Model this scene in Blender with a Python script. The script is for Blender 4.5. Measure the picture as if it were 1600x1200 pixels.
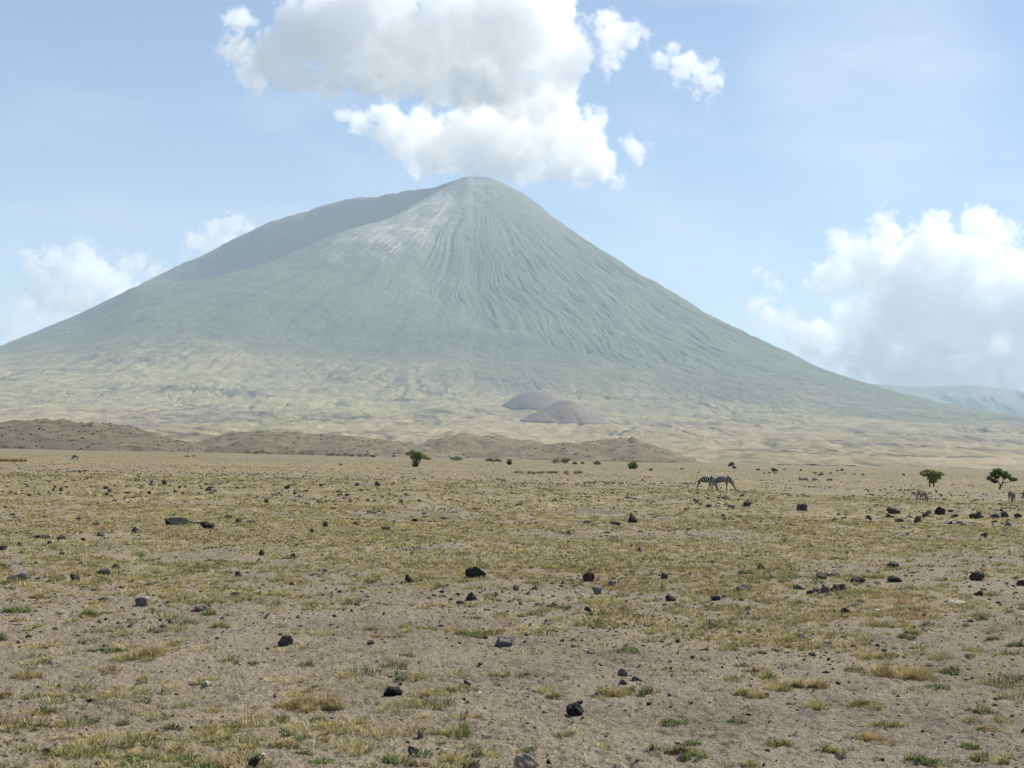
import bpy, bmesh, math, random, time
import numpy as np
from mathutils import Vector, Matrix
T0 = time.time()
def log(s): print('[%.1fs] %s' % (time.time()-T0, s), flush=True)
S = bpy.context.scene
for o in list(bpy.data.objects): bpy.data.objects.remove(o)
C = S.collection
R = math.radians

# ------------------------------------------------------------------ camera
F = 2200.0                       # focal length in pixels of the 1600 wide frame
PITCH, ROLL = math.atan(112.5*0.9995/F), math.atan(0.0222)
ZC = 2.4
fw = Vector((0, math.cos(PITCH), math.sin(PITCH)))
u0 = Vector((0, -math.sin(PITCH), math.cos(PITCH)))
r0 = Vector((1, 0, 0))
rt = r0*math.cos(ROLL) + u0*math.sin(ROLL)
up = u0*math.cos(ROLL) - r0*math.sin(ROLL)
cam_d = bpy.data.cameras.new('camera')
cam = bpy.data.objects.new('camera', cam_d); C.objects.link(cam)
cam_d.sensor_width = 36; cam_d.lens = 36*F/1600
cam_d.clip_start = 0.2; cam_d.clip_end = 120000
m = Matrix((rt, up, -fw)).transposed().to_4x4(); m.translation = (0, 0, ZC)
cam.matrix_world = m
S.camera = cam

# ------------------------------------------------------------------ sky, sun, exposure
SUN_AZ, SUN_EL = R(52), R(48)    # azimuth measured from the view direction towards the right
w = bpy.data.worlds.new('World'); S.world = w; w.use_nodes = True
nt = w.node_tree; bg = nt.nodes['Background']
sky = nt.nodes.new('ShaderNodeTexSky'); sky.sky_type = 'NISHITA'; sky.sun_disc = False
sky.sun_elevation = SUN_EL; sky.sun_rotation = SUN_AZ
sky.altitude = 700; sky.air_density = 1.0; sky.dust_density = 0.5; sky.ozone_density = 1.7
tc = nt.nodes.new('ShaderNodeTexCoord')
mp = nt.nodes.new('ShaderNodeMapping'); mp.inputs['Scale'].default_value = (5, 5, 22)
mp.inputs['Rotation'].default_value = (0, R(38), 0)
nz = nt.nodes.new('ShaderNodeTexNoise'); nz.inputs['Scale'].default_value = 1.3; nz.inputs['Detail'].default_value = 6
nz.inputs['Distortion'].default_value = 0.4
rp = nt.nodes.new('ShaderNodeMapRange'); rp.inputs['From Min'].default_value = 0.50; rp.inputs['From Max'].default_value = 0.9
rp.inputs['To Max'].default_value = 0.35
mx = nt.nodes.new('ShaderNodeMix'); mx.data_type = 'RGBA'; mx.inputs['B'].default_value = (8, 8.2, 8.6, 1)
nt.links.new(tc.outputs['Generated'], mp.inputs['Vector']); nt.links.new(mp.outputs[0], nz.inputs['Vector'])
nt.links.new(nz.outputs['Fac'], rp.inputs['Value']); nt.links.new(rp.outputs[0], mx.inputs['Factor'])
nt.links.new(sky.outputs[0], mx.inputs['A'])
# a thin feathery veil of cirrus high on the right
vd_ = nt.nodes.new('ShaderNodeVectorMath'); vd_.operation = 'DOT_PRODUCT'; nt.links.new(tc.outputs['Generated'], vd_.inputs[0])
vd_.inputs[1].default_value = (fw + rt*(560/F) + up*(470/F)).normalized()
vr = nt.nodes.new('ShaderNodeMapRange'); vr.interpolation_type = 'SMOOTHSTEP'; nt.links.new(vd_.outputs['Value'], vr.inputs['Value'])
vr.inputs['From Min'].default_value = math.cos(R(6.5)); vr.inputs['From Max'].default_value = math.cos(R(0.5))
mp2 = nt.nodes.new('ShaderNodeMapping'); mp2.inputs['Rotation'].default_value = (0, R(50), 0); mp2.inputs['Scale'].default_value = (6, 6, 26)
nz2 = nt.nodes.new('ShaderNodeTexNoise'); nz2.inputs['Scale'].default_value = 1.0; nz2.inputs['Detail'].default_value = 5; nz2.inputs['Distortion'].default_value = 0.6
nt.links.new(tc.outputs['Generated'], mp2.inputs['Vector']); nt.links.new(mp2.outputs[0], nz2.inputs['Vector'])
vm2 = nt.nodes.new('ShaderNodeMath'); vm2.operation = 'MULTIPLY'; nt.links.new(vr.outputs[0], vm2.inputs[0]); nt.links.new(nz2.outputs['Fac'], vm2.inputs[1])
mx2 = nt.nodes.new('ShaderNodeMix'); mx2.data_type = 'RGBA'; mx2.inputs['B'].default_value = (8.5, 8.9, 9.6, 1)
vk = nt.nodes.new('ShaderNodeMapRange'); nt.links.new(vm2.outputs[0], vk.inputs['Value']); vk.inputs['From Min'].default_value = 0.12; vk.inputs['From Max'].default_value = 0.75; vk.inputs['To Max'].default_value = 0.30
nt.links.new(vk.outputs[0], mx2.inputs['Factor']); nt.links.new(mx.outputs['Result'], mx2.inputs['A']); nt.links.new(mx2.outputs['Result'], bg.inputs['Color'])
bg.inputs['Strength'].default_value = 0.074
sd = bpy.data.lights.new('sun', 'SUN'); sd.energy = 5.0; sd.angle = R(0.53); sd.color = (1, 0.95, 0.84)
sun = bpy.data.objects.new('sun', sd); C.objects.link(sun)
SUNV = Vector((math.cos(SUN_EL)*math.sin(SUN_AZ), math.cos(SUN_EL)*math.cos(SUN_AZ), math.sin(SUN_EL)))
sun.rotation_euler = SUNV.to_track_quat('Z', 'Y').to_euler(); sun.location = (0, 0, 60)
vs = S.view_settings; vs.view_transform = 'Standard'; vs.look = 'None'; vs.gamma = 1; vs.exposure = 0.80
cy = S.cycles
cy.max_bounces = 18; cy.diffuse_bounces = 3; cy.glossy_bounces = 2; cy.transmission_bounces = 3
cy.transparent_max_bounces = 6; cy.volume_bounces = 18; cy.volume_step_rate = 2.4; cy.volume_max_steps = 400
cy.use_denoising = True; cy.use_adaptive_sampling = True; cy.adaptive_threshold = 0.02
HAZE = 5.0e-5

# ------------------------------------------------------------------ helpers
def link(o): C.objects.link(o); return o
def tag(o, label=None, cat=None, group=None, kind=None):
    if label: o['label'] = label
    if cat: o['category'] = cat
    if group: o['group'] = group
    if kind: o['kind'] = kind
    return o
def empty(name, loc, rz=0, sc=1):
    o = link(bpy.data.objects.new(name, None)); o.location = loc; o.rotation_euler = (0, 0, rz)
    o.scale = (sc, sc, sc); o.empty_display_size = 0.1
    return o
def mesh_obj(name, me, parent=None, mat=None):
    o = link(bpy.data.objects.new(name, me))
    if mat: me.materials.clear(); me.materials.append(mat)
    if parent: o.parent = parent
    return o

def hsh(ix, iy, seed):
    with np.errstate(over='ignore'):
        h = ix.astype(np.uint32)*np.uint32(374761393) + iy.astype(np.uint32)*np.uint32(668265263) + np.uint32((seed*2654435761) & 0xffffffff)
        h = (h ^ (h >> np.uint32(13)))*np.uint32(1274126177)
        return (h ^ (h >> np.uint32(16))) & np.uint32(0xff)
_CT = np.cos(np.arange(256)*2*math.pi/256).astype(np.float32); _ST = np.sin(np.arange(256)*2*math.pi/256).astype(np.float32)
def gn(x, y, seed=0):
    x = np.asarray(x); y = np.asarray(y)
    xf = np.floor(x); yf = np.floor(y); ix = xf.astype(np.int32); iy = yf.astype(np.int32)
    fx = (x-xf).astype(np.float32); fy = (y-yf).astype(np.float32)
    ux = fx*fx*fx*(fx*(fx*6-15)+10); uy = fy*fy*fy*(fy*(fy*6-15)+10)
    def g(dx, dy):
        a = hsh(ix+dx, iy+dy, seed)
        return _CT[a]*(fx-dx) + _ST[a]*(fy-dy)
    a = g(0, 0); b = g(1, 0); c = g(0, 1); d = g(1, 1)
    a = a+(b-a)*ux; c = c+(d-c)*ux
    return (a+(c-a)*uy)*1.5
def fbm(x, y, o=4, seed=0, gain=0.5):
    s = 0; a = 1; n = 0
    for k in range(o):
        s = s + a*gn(x, y, seed+k*17); n += a; a *= gain; x = x*2.03+11.3; y = y*2.03+5.7
    return s/n
def rdg(x, y, o=4, seed=0, gain=0.5):
    s = 0; a = 1; n = 0
    for k in range(o):
        s = s + a*(1-np.abs(gn(x, y, seed+k*17))*2); n += a; a *= gain; x = x*2.03+11.3; y = y*2.03+5.7
    return s/n                    # high on crests, sharp creases upwards
def sst(a, b, x):
    t = np.clip((x-a)/(b-a), 0, 1); return t*t*(3-2*t)

def grid_mesh(name, X, Y, Z, col=None, smooth=True):
    n, k = X.shape
    co = np.empty((n*k, 3), np.float32); co[:, 0] = X.ravel(); co[:, 1] = Y.ravel(); co[:, 2] = Z.ravel()
    i = np.arange(n*k).reshape(n, k)
    q = np.stack((i[:-1, :-1], i[:-1, 1:], i[1:, 1:], i[1:, :-1]), -1).reshape(-1, 4)
    return raw_mesh(name, co, q, col, smooth)
def raw_mesh(name, co, faces, col=None, smooth=True, tris=None):
    me = bpy.data.meshes.new(name)
    me.vertices.add(len(co)); me.vertices.foreach_set('co', np.ascontiguousarray(co, np.float32).ravel())
    parts = []; sizes = []
    if faces is not None and len(faces): parts.append(faces.ravel()); sizes.append(np.full(len(faces), faces.shape[1]))
    if tris is not None and len(tris): parts.append(tris.ravel()); sizes.append(np.full(len(tris), 3))
    lv = np.concatenate(parts).astype(np.int32); sz = np.concatenate(sizes).astype(np.int32)
    st = np.concatenate(([0], np.cumsum(sz)[:-1])).astype(np.int32)
    me.loops.add(len(lv)); me.loops.foreach_set('vertex_index', lv)
    me.polygons.add(len(sz)); me.polygons.foreach_set('loop_start', st)
    me.update(calc_edges=True)
    me.polygons.foreach_set('use_smooth', np.full(len(sz), smooth, bool))
    if col is not None:
        at = me.color_attributes.new('tint', 'FLOAT_COLOR', 'POINT')
        c4 = np.ones((len(co), 4), np.float32); c4[:, :3] = col.reshape(-1, 3)
        at.data.foreach_set('color', c4.ravel())
    return me

class M:                          # tiny node helper
    def __init__(s, name):
        s.m = bpy.data.materials.new(name); s.m.use_nodes = True; s.t = s.m.node_tree
        s.b = s.t.nodes['Principled BSDF']; s.b.inputs['Roughness'].default_value = 0.95
        s.b.inputs['Specular IOR Level'].default_value = 0.15
    def n(s, k, **kw):
        nd = s.t.nodes.new('ShaderNode'+k)
        for a, v in kw.items():
            if a in ('data_type', 'operation', 'blend_type', 'attribute_name', 'feature', 'bands_direction', 'wave_type'): setattr(nd, a, v)
            else: nd.inputs[a.replace('_', ' ')].default_value = v
        return nd
    def l(s, a, b): s.t.links.new(a, b)
    def noise(s, scale, detail=4, rough=0.55, vec=None, space='Object'):
        nd = s.n('TexNoise'); nd.inputs['Scale'].default_value = scale; nd.inputs['Detail'].default_value = detail
        nd.inputs['Roughness'].default_value = rough
        if vec is None:
            if not hasattr(s, 'tc'): s.tc = s.n('TexCoord')
            vec = s.tc.outputs[space]
        s.l(vec, nd.inputs['Vector']); return nd.outputs['Fac']
    def rng(s, v, a, b, c=0, d=1):
        nd = s.n('MapRange'); s.l(v, nd.inputs['Value'])
        for k, x in zip(('From Min', 'From Max', 'To Min', 'To Max'), (a, b, c, d)): nd.inputs[k].default_value = x
        return nd.outputs[0]
    def mix(s, f, a, b, bt='MIX'):
        nd = s.n('Mix', data_type='RGBA', blend_type=bt)
        for k, x in (('Factor', f), ('A', a), ('B', b)):
            if isinstance(x, (int, float)): nd.inputs[k].default_value = x
            elif isinstance(x, tuple): nd.inputs[k].default_value = (*x, 1)
            else: s.l(x, nd.inputs[k])
        return nd.outputs['Result']
    def attr(s, nm='tint'): return s.n('Attribute', attribute_name=nm).outputs['Color']
    def base(s, c):
        if isinstance(c, tuple): s.b.inputs['Base Color'].default_value = (*c, 1)
        else: s.l(c, s.b.inputs['Base Color'])
    def bump(s, h, dist, strength=1):
        nd = s.n('Bump'); nd.inputs['Distance'].default_value = dist; nd.inputs['Strength'].default_value = strength
        s.l(h, nd.inputs['Height']); s.l(nd.outputs[0], s.b.inputs['Normal'])

# ------------------------------------------------------------------ the shape of the land
def gz0(x, y):                    # broad form of the plain
    d = np.hypot(x, y)
    z = fbm(x/45+3, y/45+7, 3, 5)*0.22*sst(8, 60, d) + fbm(x/160, y/160, 2, 9)*0.35*sst(60, 250, d)
    z = z - 0.65*np.exp(-((x-38)**2/(2*20**2) + (y-116)**2/(2*16**2)))
    z = z - 1.0*np.exp(-((x-47.5)**2/(2*22**2) + (y-219)**2/(2*20**2)))
    z = z + 0.12*np.exp(-((x-36)**2/(2*30**2) + (y-168)**2/(2*9**2)))
    return z
def cover(x, y):                  # how grassy a spot is, 0..1
    a = fbm(x/7.0, y/7.0, 4, 31, 0.6)
    b = fbm(x/1.1, y/1.1, 3, 37, 0.6)
    d = np.hypot(x, y)
    return np.clip(0.36 + 0.30*sst(12, 34, d) + 0.08*sst(60, 150, d) + a*0.62 + b*0.42, 0, 1)
def gz(x, y, fine=True):
    z = gz0(x, y)
    if fine:
        d = np.hypot(x, y)
        z = z + fbm(x/0.9, y/0.9, 3, 51)*0.035*(1-0.5*sst(60, 200, d))
        nr = 1-sst(25, 70, d)
        z = z + rdg(x/0.30, y/0.30, 3, 57, 0.6)*0.017*(0.6+0.8*fbm(x/1.3, y/1.3, 2, 59)) + fbm(x/0.10, y/0.10, 3, 61, 0.65)*0.032*(0.35+0.65*nr)
        z = z + np.clip(fbm(x/0.8, y/0.8, 3, 63, 0.6)-0.10, 0, 1)*0.17*(0.6+0.8*(1-nr))
        z = z + np.clip(fbm(x/3.5, y/3.5, 3, 65, 0.6)-0.18, 0, 1)*0.55*sst(30, 70, d)
        # scuffed hoof marks
        z = z - 0.035*np.clip(-fbm(x/0.22, y/0.16, 2, 71)-0.22, 0, 0.4)/0.4*sst(0.0, 0.35, 0.6-cover(x, y)+0.2)
    return z
ZC += float(gz(np.array([0.0]), np.array([0.0]))[0]); cam.matrix_world.translation.z = ZC
m.translation = (0, 0, ZC); cam.matrix_world = m

def ray(px, py):
    d = fw + rt*((px-800)/F) + up*((600-py)/F)
    return d.normalized()
def at(px, py, fine=True):        # where the ground is seen at a pixel of the 1600x1200 frame
    d = ray(px, py); ds = np.geomspace(5, 1500, 1400)
    x = ds*d.x; y = ds*d.y; z = ZC+ds*d.z
    g = gz(x, y, False); k = np.where(z <= g)[0]
    if not len(k): i = len(ds)-1; t = ds[i]
    else:
        i = k[0]
        t0 = ds[max(i-1, 0)]; t1 = ds[i]
        for _ in range(18):
            t = (t0+t1)/2; zz = ZC+t*d.z - gz(np.array([t*d.x]), np.array([t*d.y]), False)[0]
            if zz > 0: t0 = t
            else: t1 = t
    p = Vector((t*d.x, t*d.y, 0)); p.z = float(gz(np.array([p.x]), np.array([p.y]))[0])
    return p
def at_d(px, py, D):              # the point a distance D forward along a pixel's ray
    d = ray(px, py); t = D/d.y
    return Vector((d.x*t, D, ZC+d.z*t))

# ------------------------------------------------------------------ ground
az = np.radians(np.concatenate((np.linspace(-180, -28, 100), np.linspace(-27, 27, 1500), np.linspace(28, 180, 100))))
dd = np.concatenate((np.array([0.3, 1, 1.7, 2.4, 3.1, 3.8, 4.5]), 1/np.linspace(1/5.0, 1/150.0, 1150), np.geomspace(150, 2600, 260)[1:]))
A_, D_ = np.meshgrid(az, dd); X = D_*np.sin(A_); Y = D_*np.cos(A_)
Z = gz(X, Y)
cv = cover(X, Y)
lum = fbm(X/2.5, Y/2.5, 4, 81, 0.6); big = fbm(X/30, Y/14, 3, 83)
soil = np.array((0.140, 0.119, 0.096)); soil2 = np.array((0.190, 0.162, 0.132)); drk = np.array((0.075, 0.062, 0.049))
straw = np.array((0.23, 0.19, 0.105)); oliv = np.array((0.165, 0.145, 0.08)); ochr = np.array((0.25, 0.195, 0.10))
def lerp(a, b, t): return a+(b-a)*t[..., None]
c = lerp(soil, soil2, np.clip(0.5+lum*1.3, 0, 1))
c = lerp(c, drk, np.clip(-lum*1.2-0.1+fbm(X/0.35, Y/0.35, 3, 84, 0.7)*1.2, 0, 0.85))
g = lerp(straw, oliv, np.clip(0.45+fbm(X/5, Y/5, 3, 85)*1.4, 0, 1))
g = lerp(g, ochr, np.clip(big*1.6-0.1+0.8*np.exp(-((D_-215)/70)**2)*sst(60, -40, X), 0, 0.85))
far = sst(18, 75, D_)
cf = cv*0.7*(1-far) + far*np.clip(cv*1.25, 0, 1)*0.85
c = lerp(c, g, np.clip(cf, 0, 0.9))
c = c*(1-0.16*sst(40, 200, D_)-0.08*sst(200, 700, D_))[..., None]
dk = np.clip(fbm(X/1.6, Y/3.5, 3, 91, 0.6)-0.22, 0, 0.3)/0.3*far      # darker specks of bare clods and low herbs
c = lerp(c, np.array((0.06, 0.055, 0.04)), dk*0.8)
me = grid_mesh('ground', X, Y, Z, c)
gm = M('dry_soil')
n1 = gm.noise(9, 5, 0.65); n2 = gm.noise(45, 4, 0.6); n3 = gm.noise(1.7, 4, 0.6)
k = gm.mix(gm.rng(n1, 0.3, 0.7, 0.72, 1.25), (0, 0, 0), gm.attr(), 'MIX')
vm = gm.n('VectorMath', operation='SCALE'); gm.l(gm.attr(), vm.inputs[0])
mul = gm.n('Math', operation='MULTIPLY'); gm.l(gm.rng(n1, 0.3, 0.7, 0.72, 1.28), mul.inputs[0]); gm.l(gm.rng(n2, 0.3, 0.7, 0.62, 1.38), mul.inputs[1])
gm.l(mul.outputs[0], vm.inputs['Scale']); gm.base(vm.outputs[0])
gm.bump(n2, 0.03, 1.0)
me.materials.append(gm.m)
# a lower sheet that carries the plain on to the horizon
rr = np.array([3.0, 30, 300, 1500, 5000, 12000, 26000]); th = np.linspace(0, 2*math.pi, 73)
ground = mesh_obj('ground', me); tag(ground, kind='structure')
RR, TH = np.meshgrid(rr, th, indexing='ij')
m2 = grid_mesh('land', RR*np.cos(TH), RR*np.sin(TH), -2.6+0*RR, np.tile(np.array((0.19, 0.16, 0.11)), (RR.size, 1)))
m2.materials.append(gm.m)
land = mesh_obj('land', m2); tag(land, kind='structure')
log('ground')

# ------------------------------------------------------------------ volcano
VD = 11000.0
HZ = lambda px: 716+0.0212*(px-800)
def prof(pts, tail):
    r = [0]; z = [2205.0]
    for px, py in pts:
        d = at_d(px, py, VD); r.append(abs(d.x - VX)); z.append(d.z)
    for a, b in tail: r.append(a); z.append(b)
    return np.array(r), np.array(z)
VX = at_d(742, 276, VD).x
SR = [(765, 277), (800, 293), (816, 301), (840, 320), (865, 340.6), (930, 385), (1000, 429), (1100, 489), (1184, 531), (1268, 570), (1345, 599), (1450, 632), (1537, 652), (1600, 669)]
SL = [(728, 276), (704, 284), (681, 292), (629, 300), (602, 303), (576, 307.5), (531, 316), (490, 327.5), (443.5, 346), (403, 362), (352, 387), (293, 415), (234.6, 444), (176, 472), (117, 500), (58.6, 524), (0, 546)]
PR = prof(SR, [(5500, 175), (7500, 58), (8700, 22), (9300, 8), (9700, -1.5), (30000, -60)])
PL = prof(SL, [(4600, 560), (6000, 330), (7500, 150), (9000, 40), (9800, -2), (30000, -60)])
PF = (np.array([0, 250, 600, 1125, 1552, 2190, 2555, 3100, 3700, 4500, 5500, 7500, 8700, 9300, 9700, 30000]),
      np.array([2205, 2115, 1925, 1650, 1490, 1215, 1085, 860, 640, 420, 235, 70, 25, 9, -1.5, -60.]))
PV = (np.array([0, 150, 350, 700, 1100, 1600, 2100, 2600, 3200, 3900, 4600, 6000, 7500, 8700, 9300, 9700, 30000]),
      np.array([2205, 2060, 1840, 1620, 1450, 1260, 1110, 1010, 840, 640, 470, 230, 85, 30, 11, -1.5, -60.]))
def vz(x, y, full=True):
    dx = x-VX; dy = y-VD; r = np.hypot(dx, dy)+1e-3
    th = np.degrees(np.arctan2(dy, dx))                  # 0 right, -90 towards the camera, 180 left
    wob = fbm(dx/1500, dy/1500, 3, 301)*7*sst(200, 1500, r)
    t = np.where(th > 90, th-360, th) + wob               # -270 .. 90
    # control directions: right/front 0..-85, ridge -122, hollow -146..-160, left ridge -180
    lw = sst(2150, 3000, r); f = sst(-88, -121, t); v = sst(-125, -140, t)*(1-lw); l = sst(-163, -178, t)*(1-lw)+sst(-116, -178, t)*lw; b = sst(-200, -262, t)
    pr = np.interp(r, *PR); pf = np.interp(r, *PF); pv = np.interp(r, *PV); pl = np.interp(r, *PL)
    z = pr+(pf-pr)*f; z = z+(pv-z)*v; z = z+(pl-z)*l; z = z+(pr-z)*b
    if not full: return z
    thr = np.radians(t)
    wr = fbm(dx/420, dy/420, 3, 311)*0.006 + fbm(dx/2400, dy/2400, 2, 313)*0.020
    amp = sst(250, 1500, r)*(1-sst(2600, 5200, r)*0.80)
    g1 = rdg((thr+wr)*7, r/2600+3, 2, 321); g2 = rdg((thr+wr)*24, r/1100, 3, 331, 0.6); g3 = rdg((thr+wr*0.8)*66, r/520, 3, 341, 0.6)
    smo = 1-0.3*l*(1-b); gm_ = np.clip(0.75+2.6*fbm(dx/600, dy/600, 3, 317), 0.05, 1.7)
    tb = -99+24*sst(1500, 4000, r)+fbm(dx/500, dy/500, 2, 315)*5
    lef = 1-0.70*sst(tb+2.5, tb-2.5, t)*sst(900, 1500, r); z = z+(1-lef)*45*(1-sst(3500, 5000, r))
    z = z - amp*smo*lef*((1-g1)*17*gm_ + (1-g2)*19*sst(300, 1300, r)*gm_ + (1-g3)*12*sst(400, 1500, r)*(1.6-gm_)) + amp*smo*lef*18
    z = z + l*(1-lw)*sst(150, 700, r)*fbm(dx/210, dy/210, 5, 355, 0.6)*34
    z = z + fbm(dx/200, dy/200, 6, 351, 0.66)*19*sst(30, 500, r)*(1-0.4*sst(3000, 7000, r))
    z = z + sst(2600, 3600, r)*(1-sst(8600, 9500, r))*(fbm(dx/130, dy/260, 4, 357, 0.6)*9)
    # gentle fans and stream cuts of the apron
    ap = sst(3200, 5200, r)*(1-sst(8800, 9600, r))
    cut = 1-np.abs(gn((thr+wr*1.5)*26, r/2200+9, 361))*2
    cut2 = 1-np.abs(fbm(dx/520+0.3*cut, dy/900, 3, 367))*2.2
    z = z - ap*(sst(0.82, 0.98, cut)*9 + sst(0.80, 0.98, cut2)*7) + ap*fbm(dx/900, dy/900, 4, 371)*15
    # hummocks
    z = z + ap*np.clip(fbm(dx/330, dy/420, 3, 373), 0, 1)*26*sst(2800, 4500, r)*(1-sst(6200, 7800, r))
    return z
vaz = np.radians(np.linspace(-31, 31, 1750))
vd = np.concatenate((np.geomspace(1250, 6000, 380), np.linspace(6000, 9000, 330)[1:], np.linspace(9000, 11100, 480)[1:], np.linspace(11100, 15500, 90)[1:]))
A_, D_ = np.meshgrid(vaz, vd); X = D_*np.tan(A_); Y = D_.copy()
Z = vz(X, Y); Zs = vz(X, Y, False)
# trim the skyline to the surveyed profile, leaving the small roughness
tx = np.tan(vaz)
def surveyed():
    us = []; ts = []
    for px, py in SL[::-1]+[(745, 275.5)]+SR:
        d = ray(px, py); us.append(d.x/d.y); ts.append(d.z/d.y)
    return np.array(us), np.array(ts)
us, ts = surveyed()
tt = np.interp(tx, us, ts)
for it in range(3):
    act = ((Zs-ZC)/Y).max(axis=0)
    ratio = tt/np.maximum(act, 1e-4)
    ratio[tx < us[0]] = ratio[np.searchsorted(tx, us[0])]; ratio[tx > us[-1]] = ratio[np.searchsorted(tx, us[-1])-1]
    kk = np.hanning(15); kk /= kk.sum()
    ratio = np.convolve(np.pad(ratio, 7, 'edge'), kk, 'valid')
    wgt = sst(150, 900, Z)
    Z = Z*(1+(ratio[None, :]-1)*wgt); Zs = Zs*(1+(ratio[None, :]-1)*sst(150, 900, Zs))
log('volcano z')
dx = X-VX; dy = Y-VD; r = np.hypot(dx, dy); thr = np.arctan2(dy, dx)
wr = fbm(dx/420, dy/420, 3, 311)*0.006 + fbm(dx/2400, dy/2400, 2, 313)*0.020
green = np.array((0.066, 0.078, 0.045)); green2 = np.array((0.098, 0.107, 0.063)); rockc = np.array((0.105, 0.105, 0.085))
ash = np.array((0.34, 0.31, 0.285)); tan_ = np.array((0.205, 0.172, 0.103)); tan2 = np.array((0.23, 0.182, 0.122)); yel = np.array((0.19, 0.172, 0.088))
mauve = np.array((0.145, 0.122, 0.105)); bush = np.array((0.03, 0.034, 0.024))
tr = np.where(thr > math.pi/2, thr-2*math.pi, thr)+wr
st1 = rdg(tr*30, r/1300, 3, 401, 0.6); st2 = fbm(tr*110, r/700, 3, 411, 0.65)
c = lerp(green, green2, np.clip(0.5+st1*0.3+fbm(dx/700, dy/700, 4, 421)*1.1, 0, 1))
c = lerp(c, bush, np.clip(0.55-st1, 0, 1)*0.55*sst(900, 2200, r))
c = lerp(c, rockc, np.clip(sst(1350, 1950, Z)*0.65+st2*0.3, 0, 1)*sst(900, 1500, Z))
# pale ash and lava streaks below the summit
am = np.clip(1.4*np.exp(-((dx+190+(1950-Z)*0.78)**2/(2*210**2))), 0, 1) * sst(1180, 1450, Z+fbm(dx/90, dy/400, 2, 433)*170) * (1-sst(1900, 2080, Z)*0.9)
am = np.maximum(am*(dy < -120)*1.0, 0.75*np.exp(-((dx-30)**2/(2*95**2)))*sst(1780, 1900, Z)*(1-sst(2090, 2150, Z))*(dy < 0))
am = am*(1-0.8*sst(-760, -980, dx))
# leave a darker rib between the two ash fields
am = am*(1-0.75*np.exp(-((dx+95+(Z-2000)*0.16)**2/(2*38**2))))
sk = np.clip(st2*4.5+0.34, 0, 1)*np.clip(0.75+fbm(dx/160, Z/300, 3, 437)*1.3, 0, 1.1)
am = am*np.clip(0.72+1.9*fbm(dx/150, dy/190, 4, 439, 0.6), 0.08, 1.2)
c = lerp(c, ash, np.clip(am*(0.28+sk*1.0), 0, 0.97))
fine = 1-np.abs(gn(tr*60, r/1500+4, 481))*2
c = lerp(c, bush, np.clip(sst(0.90, 0.99, fine)*0.7*np.clip(fbm(dx/500, dy/500, 2, 483)*3+0.3, 0, 1), 0, 0.8)*(1-sst(1300, 1600, Z)))
zb = np.interp(X, [-4200, -1200, 0, 900, 3200], [640, 580, 470, 360, 210])
edge = Z - zb + fbm(dx/800, dy/800, 6, 441, 0.62)*330 + (st1-0.3)*120
low = (1-sst(-230, 130, edge))*(0.75+0.25*(1-sst(-60, 30, edge)))
t_ = lerp(yel, tan_, np.clip(0.4+fbm(dx/800, dy/800, 3, 443)*1.5+sst(5200, 7600, r)*0.5, 0, 1))
t_ = lerp(t_, tan2, np.clip(fbm(dx/600+5, dy/1500, 4, 447)*1.3+sst(6000, 8000, r)*0.35-0.1, 0, 0.85))
t_ = lerp(t_, mauve, np.clip(fbm(dx/900+25, dy/1600, 4, 449, 0.6)*2.2-0.15+sst(0, 2500, X)*0.35, 0, 0.8))
cut = 1-np.abs(gn(tr*26, r/2200+9, 361))*2
cut2 = 1-np.abs(fbm(dx/520, dy/900, 3, 367))*2.2
cut3 = 1-np.abs(fbm(dx/170, dy/420, 3, 467))*2.4
dots = np.clip(fbm(dx/60, dy/150, 3, 471, 0.7)-0.12, 0, 1)*4
fin = np.clip(fbm(dx/22, dy/85, 3, 491, 0.7)-0.10, 0, 1)*3.5
t_ = t_*(1+0.6*fbm(dx/45, dy/160, 4, 493, 0.7))[..., None]
sp = np.clip(fin*0.45+sst(0.86, 0.98, cut)*0.5+sst(0.86, 0.99, cut2)*0.6+sst(0.88, 1.0, cut3)*0.55+dots*0.5, 0, 0.85)*np.clip(0.6+fbm(dx/700, dy/700, 2, 475)*2, 0, 1)
t_ = lerp(t_, bush, sp)
c = lerp(c, t_, low)
me = grid_mesh('volcano', X, Y, Z, c)
vm_ = M('volcano_slope')
a_ = vm_.attr(); q = vm_.n('VectorMath', operation='SCALE'); vm_.l(a_, q.inputs[0])
vm_.l(vm_.rng(vm_.noise(0.02, 5, 0.65), 0.3, 0.7, 0.8, 1.2), q.inputs['Scale']); vm_.base(q.outputs[0])
me.materials.append(vm_.m)
volcano = mesh_obj('mountain', me)
tag(volcano, 'steep grey green volcano cone with pale ash streaks below its summit', 'volcano', kind='structure')
Vg = (vaz, vd, Z)
def vsurf(x, y):                  # bilinear look-up on the finished slope
    t = np.interp(np.arctan(x/y), vaz, np.arange(len(vaz))); u = np.interp(y, vd, np.arange(len(vd)))
    i = np.clip(np.floor(u).astype(int), 0, len(vd)-2); j = np.clip(np.floor(t).astype(int), 0, len(vaz)-2)
    fu = u-i; ft = t-j
    return (Z[i, j]*(1-fu)+Z[i+1, j]*fu)*(1-ft)+(Z[i, j+1]*(1-fu)+Z[i+1, j+1]*fu)*ft
log('volcano')
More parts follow.
